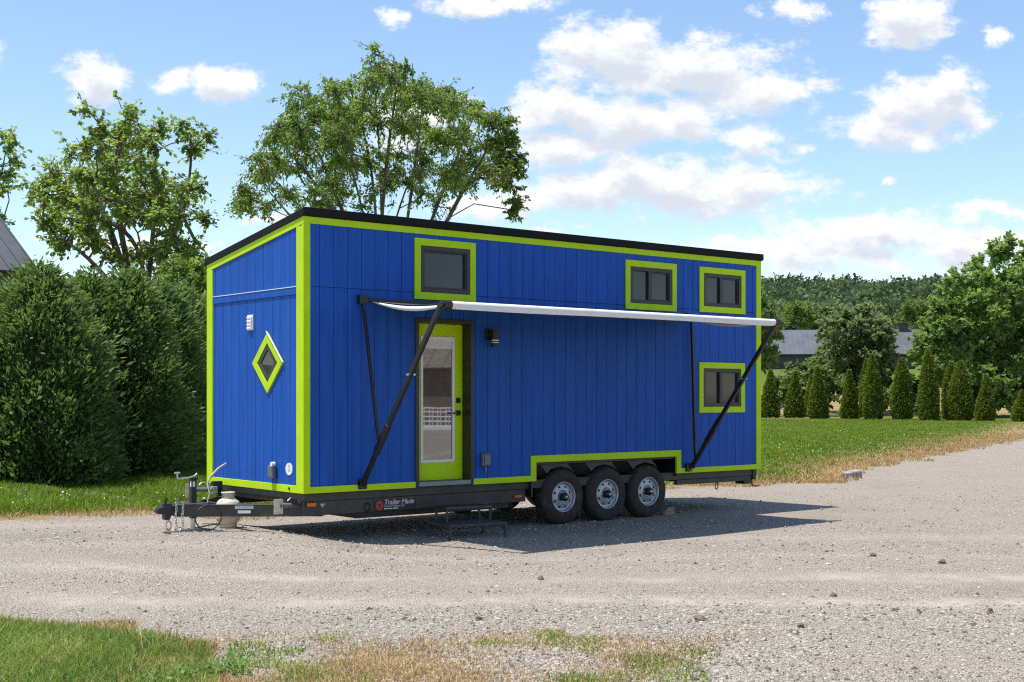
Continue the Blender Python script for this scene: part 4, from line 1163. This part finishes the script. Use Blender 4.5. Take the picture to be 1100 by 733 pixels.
for i in range(40):
    xa = AX0 + .12 + (AX1 - AX0 - .26) * i / 40; xb = AX0 + .12 + (AX1 - AX0 - .26) * (i + 1) / 40; d0_ = .050 + .006 * math.sin(i * .21); d1_ = .050 + .006 * math.sin((i + 1) * .21)
    mb.add([(xa, AY - .046, AZR), (xb, AY - .046, AZR), (xb, AY - .040, AZR - d1_), (xa, AY - .040, AZR - d0_)], [(0, 1, 2, 3)], None, True)
mb.build('roller', M['rollfab'], awn)
for xe in (AX0 + .098, AX1 - .098):
    mb = MB(); vs = []
    for j in range(17):
        v = j / 16; zz = AZW - .015 + (AZR + .04 - AZW) * v - .085 * .55 * math.sin(math.pi * v) - .01
        vs += [(xe, -.08 + (AY + .06) * v, zz), (xe, -.08 + (AY + .06) * v, zz - .012 - .045 * math.sin(math.pi * v))]
    mb.add(vs, [(2 * j, 2 * j + 1, 2 * j + 3, 2 * j + 2) for j in range(16)], None, True)
    hm = mb.build('hem', M['rollfab'], awn); q_ = hm.modifiers.new('thick', 'SOLIDIFY'); q_.thickness = .004
for x, s in ((AX0, 1), (AX1, -1)):
    mb = MB(); mb.cyl((x + .075 * s, AY, AZR), (x - .03 * s, AY, AZR), .056, 24); mb.cyl((x - .02 * s, AY, AZR), (x - .06 * s, AY, AZR), .03, 12); mb.build('roller_cap', M['black'], awn)
    t = .22 if s > 0 else .045
    lo, hi = Vector((x - .03 * s, -.05, .735)), Vector((x - .03 * s, AY + .02, AZR + .03))
    mb = MB(); mb.bar(lo, hi, .045, .062, (0, -1, 0)); mb.build('arm', M['black'], awn, .006)
    mid = lo + (hi - lo) * .33
    mb = MB(); mb.bar(lo + (hi - lo) * .18, lo + (hi - lo) * .34, .060, .078, (0, -1, 0)); mb.build('arm_sleeve', M['black'], awn, .006)
    k = lo + (hi - lo) * .62; mb = MB(); mb.cyl(k + Vector((-.05, 0, 0)), k + Vector((.07, 0, 0)), .014, 10); mb.build('lock_knob', M['zinc'], awn)
    top = Vector((x - .03 * s, -.045, AZW)); j = lo + (hi - lo) * t
    mb = MB(); mb.bar(top, j, .034, .040, (0, -1, 0)); mb.build('support_bar', M['black'], awn, .005)
    mb = MB(); mb.box((x - .08, -.055, .665), (x + .03, -.001, .79)); mb.cyl(lo + Vector((-.05, 0, 0)), lo + Vector((.05, 0, 0)), .028, 12); mb.build('wall_bracket', M['black'], awn, .005)
    mb = MB(); mb.box((x - .09, -.075, AZW - .06), (x + .035, -.009, AZW + .055)); mb.build('wall_bracket', M['black'], awn, .005)

# ------------------------------------------------------------------ things standing around
gz = lambda x, y: float(ground_h(x, y))
tk = empty('propane_tank', (-.36, 1.30, gz(-.36, 1.30))); tag(tk, 'cream propane cylinder with rust streaks standing behind the trailer tongue', 'propane tank')
mb = MB(); mb.lathe([(0, .03), (.06, .035), (.115, .055), (.145, .09), (.1525, .13), (.1525, .27), (.150, .30), (.138, .335), (.112, .362), (.07, .378), (0, .382)], None, 40); mb.build('cylinder_body', M['tank'], tk)
mb = MB(); mb.lathe([(.105, .0), (.112, .0), (.112, .06), (.105, .06), (.105, .0)], None, 32); mb.build('foot_ring', M['tank'], tk)
mb = MB()
for a0, a1 in ((.9, 2.3), (3.9, 5.5)):
    pts = np.linspace(a0, a1, 12)
    for r_ in (.078,):
        vs = [(r_ * math.cos(a), r_ * math.sin(a), z) for a in pts for z in (.345, .455)] + [((r_ + .006) * math.cos(a), (r_ + .006) * math.sin(a), z) for a in pts for z in (.345, .455)]
        n = len(pts) * 2
        for i in range(len(pts) - 1):
            mb.add([vs[2 * i], vs[2 * i + 1], vs[2 * i + 3], vs[2 * i + 2]], [(0, 1, 2, 3)]); mb.add([vs[n + 2 * i], vs[n + 2 * i + 1], vs[n + 2 * i + 3], vs[n + 2 * i + 2]], [(0, 3, 2, 1)])
mb.lathe([(.074, .44), (.088, .44), (.088, .458), (.074, .458), (.074, .44)], None, 32); mb.build('collar', M['tank'], tk)
mb = MB(); mb.cyl((0, 0, .37), (0, 0, .43), .022, 12); mb.cyl((0, 0, .41), (.07, .02, .41), .016, 10); mb.lathe([(0, .43), (.03, .43), (.03, .445), (0, .445)], None, 10); mb.build('valve', M['zinc'], tk)

# two-tier steel step in front of the door
M['step'] = paint('worn_step_steel', (.05, .056, .056), .38, .3, 10, .2, 50, metal=.3)
sp = empty('step_stool', (1.735, -.645, 0), R(-8)); tag(sp, 'black steel two tier step standing below the lime door', 'step')
def tier(x0, x1, y0, y1, z, name):
    m = MB(); frame_boxes2 = [((x0, y0, z - .035), (x1, y0 + .03, z)), ((x0, y1 - .03, z - .035), (x1, y1, z)), ((x0, y0 + .03, z - .035), (x0 + .03, y1 - .03, z)), ((x1 - .03, y0 + .03, z - .035), (x1, y1 - .03, z))]
    for a, b in frame_boxes2: m.box(a, b)
    n = 22
    for k in range(n): yy = y0 + .03 + (y1 - y0 - .06) * (k + .5) / n; m.box((x0 + .03, yy - .006, z - .012), (x1 - .03, yy + .006, z - .002))
    for k in range(9): xx = x0 + .03 + (x1 - x0 - .06) * (k + .5) / 9; m.box((xx - .004, y0 + .03, z - .020), (xx + .004, y1 - .03, z - .012))
    return m.build(name, M['step'], sp, .002)
tier(0, .86, 0, .62, .20, 'tread'); tier(.12, .80, .30, .62, .40, 'tread')
for (x, y) in ((.018, .018), (.842, .018), (.018, .602), (.842, .602)):
    mb = MB(); mb.box((x - .018, y - .018, .003), (x + .018, y + .018, .165)); sx_ = .09 if x < .4 else -.09
    mb.bar((x, y, .09), (x + sx_, y, .16), .02, .016); mb.build('leg', M['step'], sp, .003)
for (x, y) in ((.135, .315), (.785, .315), (.135, .605), (.785, .605)):
    mb = MB(); mb.box((x - .013, y - .013, .20), (x + .013, y + .013, .365)); mb.build('post', M['step'], sp, .002)

# chock behind the rearmost wheel, concrete block, stones
ck = MB(); ck.prism([(-.11, 0), (.11, 0), (.11, .115), (-.02, .115), (-.11, .05)], 'y', -.045, .045)
o = ck.build('wheel_chock', M['wood'], None, .006); o.location = (6.52, .14, 0); tag(o, 'small wooden chock on the gravel against the rearmost wheel', 'chock')
bl = MB(); bl.box((-.20, -.12, 0), (.20, .12, .19)); o = bl.build('concrete_block', M['concrete'], None, .03); o.location = (16.35, 3.9, gz(16.35, 3.9) - .02); o.rotation_euler = (R(7), R(-9), R(-25)); tag(o, 'broken pale concrete block lying on the straw edge of the lawn', 'concrete block')
def stone(x, y, s, seed, lab, tilt=0):
    r = random.Random(seed); bm = bmesh.new(); bmesh.ops.create_icosphere(bm, subdivisions=2, radius=1)
    ph = [r.uniform(0, 6) for _ in range(6)]
    for v in bm.verts:
        f = 1 + .22 * math.sin(v.co.x * 3 + ph[0]) + .2 * math.sin(v.co.y * 3.4 + ph[1]) + .18 * math.sin(v.co.z * 4 + ph[2])
        v.co = Vector((v.co.x * f * s * 1.2, v.co.y * f * s * .9, v.co.z * f * s * .8))
    me = bpy.data.meshes.new('stone'); bm.to_mesh(me); bm.free(); me.materials.append(M['stone'])
    o = link('stone', me); o.location = (x, y, gz(x, y) + s * .45); o.rotation_euler = (.3 * tilt, .2, r.uniform(0, 6)); tag(o, lab, 'stone', 'dark stones on the gravel'); return o
def G(px, py):
    D = FPX * CAM.z / (py - HORIZ); return place(px, D)
for i, (px, py, s, lab) in enumerate(((752, 669, .040, 'reddish brown stone among sparse weeds near the bottom of the gravel'), (860, 676, .026, 'flat brown stone lying right of the reddish one'),
                                      (937, 599, .035, 'dark stone on open gravel beyond the tip of the shadow'), (1012, 606, .038, 'dark stone far right on the open gravel'),
                                      (581, 621, .028, 'small dark stone on the bare gravel left of centre'), (515, 667, .026, 'dark pebble sized stone at the edge of the dry weeds'),
                                      (895, 640, .028, 'grey brown stone in the middle of the right gravel'), (1064, 657, .030, 'small dark stone near the right edge of the photo'))):
    p = G(px, py); stone(p.x, p.y, s, i, lab)
p = G(160, 572); stone(-1.30, 1.05, .035, 20, 'small brown stone beside the trailer coupler')

# across the yard, seen mirrored in the door glass
MIR = 2 * (YS + .006)
def mirrored(px, D):
    p = place(px, D); return Vector((p.x, MIR - p.y, 0))
a = mirrored(440, 78); b = mirrored(520, 77); d = (b - a); yw = math.atan2(d.y, d.x)
if math.cos(yw) > 0: yw += math.pi
bb = empty('board_barn', mirrored(478, 76), yw); tag(bb, 'brown boarded barn across the yard, mirrored in the glass of the lime door', 'barn')
mb = MB(); mb.prism([(0, 0), (9, 0), (9, 3.6), (4.5, 6.2), (0, 3.6)], 'x', -14, 14); wl = mb.build('wall', M['brownwall'], bb)
mb = MB(); seam_roof(mb, (-14.4, -.5, 3.35), (28.8, 0, 0), (0, 5.0, 2.9), .08, 30, .05); seam_roof(mb, (-14.4, 9.5, 3.35), (28.8, 0, 0), (0, -5.0, 2.9), .08, 30, .05); mb.build('roof', M['tan'], bb)
fr_ = mirrored(472, 69)
cg = empty('wire_cage', fr_, yw); tag(cg, 'white wire cage standing before the brown barn, mirrored in the door glass', 'wire cage')
mb = MB()
for k in range(8):
    u = -1.6 + 3.2 * k / 7
    mb.tube([(u, -.5, .1), (u, -.5, 1.15)], .028, 6); mb.tube([(u, .5, .1), (u, .5, 1.15)], .028, 6)
for z in (.2, .45, .7, .95, 1.15):
    mb.tube([(-1.6, -.5, z), (1.6, -.5, z), (1.6, .5, z), (-1.6, .5, z)], .028, 6, closed=True, smooth=False)
mb.build('bars', M['white'], cg)
mb = MB(); mb.box((-1.65, -.55, .0), (1.65, .55, .14)); mb.build('pallet', M['white'], cg, .01)

# ------------------------------------------------------------------ sky, sun, camera
SUN = Vector((-.28, .165, 1.0)).normalized()
w = bpy.data.worlds.new('World'); scene.world = w; w.use_nodes = True
t = NT(w.node_tree); bg = w.node_tree.nodes['Background']
sky = t.n('ShaderNodeTexSky', sky_type='NISHITA', sun_disc=False)
sky.sun_elevation = math.asin(SUN.z); sky.sun_rotation = math.atan2(SUN.x, SUN.y) % (2 * math.pi)
sky.air_density = 1.0; sky.dust_density = .35; sky.ozone_density = 1.2; sky.altitude = 200
CLOUDS = [(100, 86, 44, 26, 1.15), (247, 95, 36, 24, 1.15), (185, 96, 30, 14, .75), (423, 15, 18, 12, .7), (520, 4, 90, 15, .95), (850, 10, 28, 15, 1.0), (985, 20, 52, 26, 1.15), (1073, 42, 20, 12, 1.0),
          (655, 55, 72, 34, 1.15), (735, 72, 120, 36, 1.1), (825, 92, 80, 28, 1.1), (615, 120, 70, 34, 1.2), (680, 132, 120, 36, 1.25), (800, 138, 40, 18, .95), (600, 160, 70, 26, 1.1),
          (700, 205, 190, 32, 1.25), (610, 205, 80, 26, 1.15), (1000, 115, 82, 36, 1.15), (950, 138, 80, 22, 1.1), (1030, 95, 45, 24, 1.0), (962, 190, 16, 6, .7), (820, 165, 40, 10, .6),
          (935, 250, 110, 20, 1.05), (870, 270, 160, 24, .9), (1040, 262, 130, 26, .95), (1085, 228, 60, 10, .8), (440, 135, 70, 34, .9), (280, 238, 40, 12, .8), (520, 220, 60, 14, .8), (580, 248, 60, 8, .7),
          (-90, 60, 80, 30, 1.1), (1240, 120, 120, 40, 1.1), (1290, 40, 80, 26, 1.0), (330, -70, 160, 40, 1.1), (850, -80, 220, 50, 1.1), (130, 260, 90, 14, .7)]
grp = bpy.data.node_groups.new('cloud_field', 'ShaderNodeTree')
grp.interface.new_socket('uv', in_out='INPUT', socket_type='NodeSocketVector'); grp.interface.new_socket('d', in_out='OUTPUT', socket_type='NodeSocketFloat')
g = NT(grp); gi = g.n('NodeGroupInput').outputs[0]; go = g.n('NodeGroupOutput')
wn = g.n('ShaderNodeTexNoise', ins={'Vector': gi, 'Scale': 14.0, 'Detail': 7.0, 'Roughness': .62}).outputs['Color']
wv = g.n('ShaderNodeVectorMath', operation='MULTIPLY_ADD', ins={0: wn, 1: (.095, .050, 0), 2: (-.0475, -.025, 0)}).outputs[0]
uvw = g.n('ShaderNodeVectorMath', operation='ADD', ins={0: gi, 1: wv}).outputs[0]
acc = None
for (px, py, ax, ay, k) in CLOUDS:
    u0, v0, a, b_ = (px - 550) / FPX, (HORIZ - py) / FPX, ax * 1.15 / FPX, ay * 1.2 / FPX
    q = g.n('ShaderNodeVectorMath', operation='MULTIPLY_ADD', ins={0: uvw, 1: (1 / a, 1 / b_, 0), 2: (-u0 / a, -v0 / b_, 0)}).outputs[0]
    l = g.n('ShaderNodeVectorMath', operation='LENGTH', ins={0: q}).outputs['Value']
    f = g.math('MULTIPLY', g.math('SUBTRACT', 1.0, l), k)
    acc = f if acc is None else g.math('SMOOTH_MAX', acc, f, .12)
sv = g.n('ShaderNodeVectorMath', operation='MULTIPLY', ins={0: gi, 1: (1, 1.7, 1)}).outputs[0]
fb1 = g.noise(sv, 30, 10, .66)
dn = g.math('ADD', acc, g.math('MULTIPLY', g.math('SUBTRACT', fb1, .515), 2.2))
grp.links.new(dn, go.inputs[0])
dr = t.n('ShaderNodeTexCoord').outputs['Generated']
dot = lambda v: t.n('ShaderNodeVectorMath', operation='DOT_PRODUCT', ins={0: dr, 1: v}).outputs['Value']
fw = t.math('MAXIMUM', dot((FWD[0], FWD[1], 0)), .02); rt = dot((RGT[0], RGT[1], 0)); up_ = dot((0, 0, 1))
uu, vv = t.math('DIVIDE', rt, fw), t.math('DIVIDE', up_, fw)
def field(du, dv):
    c = t.n('ShaderNodeCombineXYZ', ins={0: t.math('ADD', uu, du), 1: t.math('ADD', vv, dv), 2: .37}).outputs[0]
    n = t.n('ShaderNodeGroup'); n.node_tree = grp; t.t.links.new(c, n.inputs[0]); return n.outputs[0]
d0 = field(0, 0); d1 = field(-.004, .014)
alpha = t.sstep(d0, -.02, .60)
shade = t.math('MULTIPLY', t.sstep(d1, .15, .95), .85)
CLW = 5.25
ccol = t.mix(shade, tuple(CLW * c for c in (1.0, 1.0, 1.0)), tuple(CLW * c for c in (.64, .70, .80)))
hs = t.n('ShaderNodeHueSaturation', ins={'Hue': .5, 'Saturation': 1.04, 'Value': 1.0, 'Color': sky.outputs[0]}).outputs[0]
fwd_ok = t.sstep(dot((FWD[0], FWD[1], 0)), .05, .3)
# clouds laid over the sky colour
fin = t.mix(t.math('MULTIPLY', t.math('MULTIPLY', alpha, fwd_ok), .97), hs, ccol)
t.t.links.new(fin, bg.inputs['Color']); bg.inputs['Strength'].default_value = .132

sl = bpy.data.lights.new('sun', 'SUN'); sl.energy = 4.2; sl.angle = R(.53); sl.color = (1.0, .955, .89)
so = bpy.data.objects.new('sun', sl); COL.objects.link(so); so.rotation_euler = (-SUN).to_track_quat('-Z', 'Y').to_euler(); so.location = (0, 0, 30)

cam = bpy.data.cameras.new('camera'); cam.sensor_width = 36; cam.lens = 36 * FPX / 1100; cam.shift_y = (HORIZ - 366.5) / 1100; cam.clip_end = 6000; cam.clip_start = .1
co = bpy.data.objects.new('camera', cam); COL.objects.link(co); co.location = CAM; co.rotation_euler = (R(90), 0, -YAW); scene.camera = co

vs_ = scene.view_settings; vs_.view_transform = 'Standard'; vs_.look = 'None'; vs_.exposure = .6; vs_.gamma = 1; vs_.use_curve_mapping = False
scene.render.engine = 'CYCLES'; scene.cycles.max_bounces = 6; scene.cycles.diffuse_bounces = 3; scene.cycles.glossy_bounces = 3; scene.cycles.transmission_bounces = 3
scene.cycles.use_denoising = False; scene.cycles.use_adaptive_sampling = False; scene.cycles.filter_width = 1.15; scene.cycles.sample_clamp_indirect = 4.0
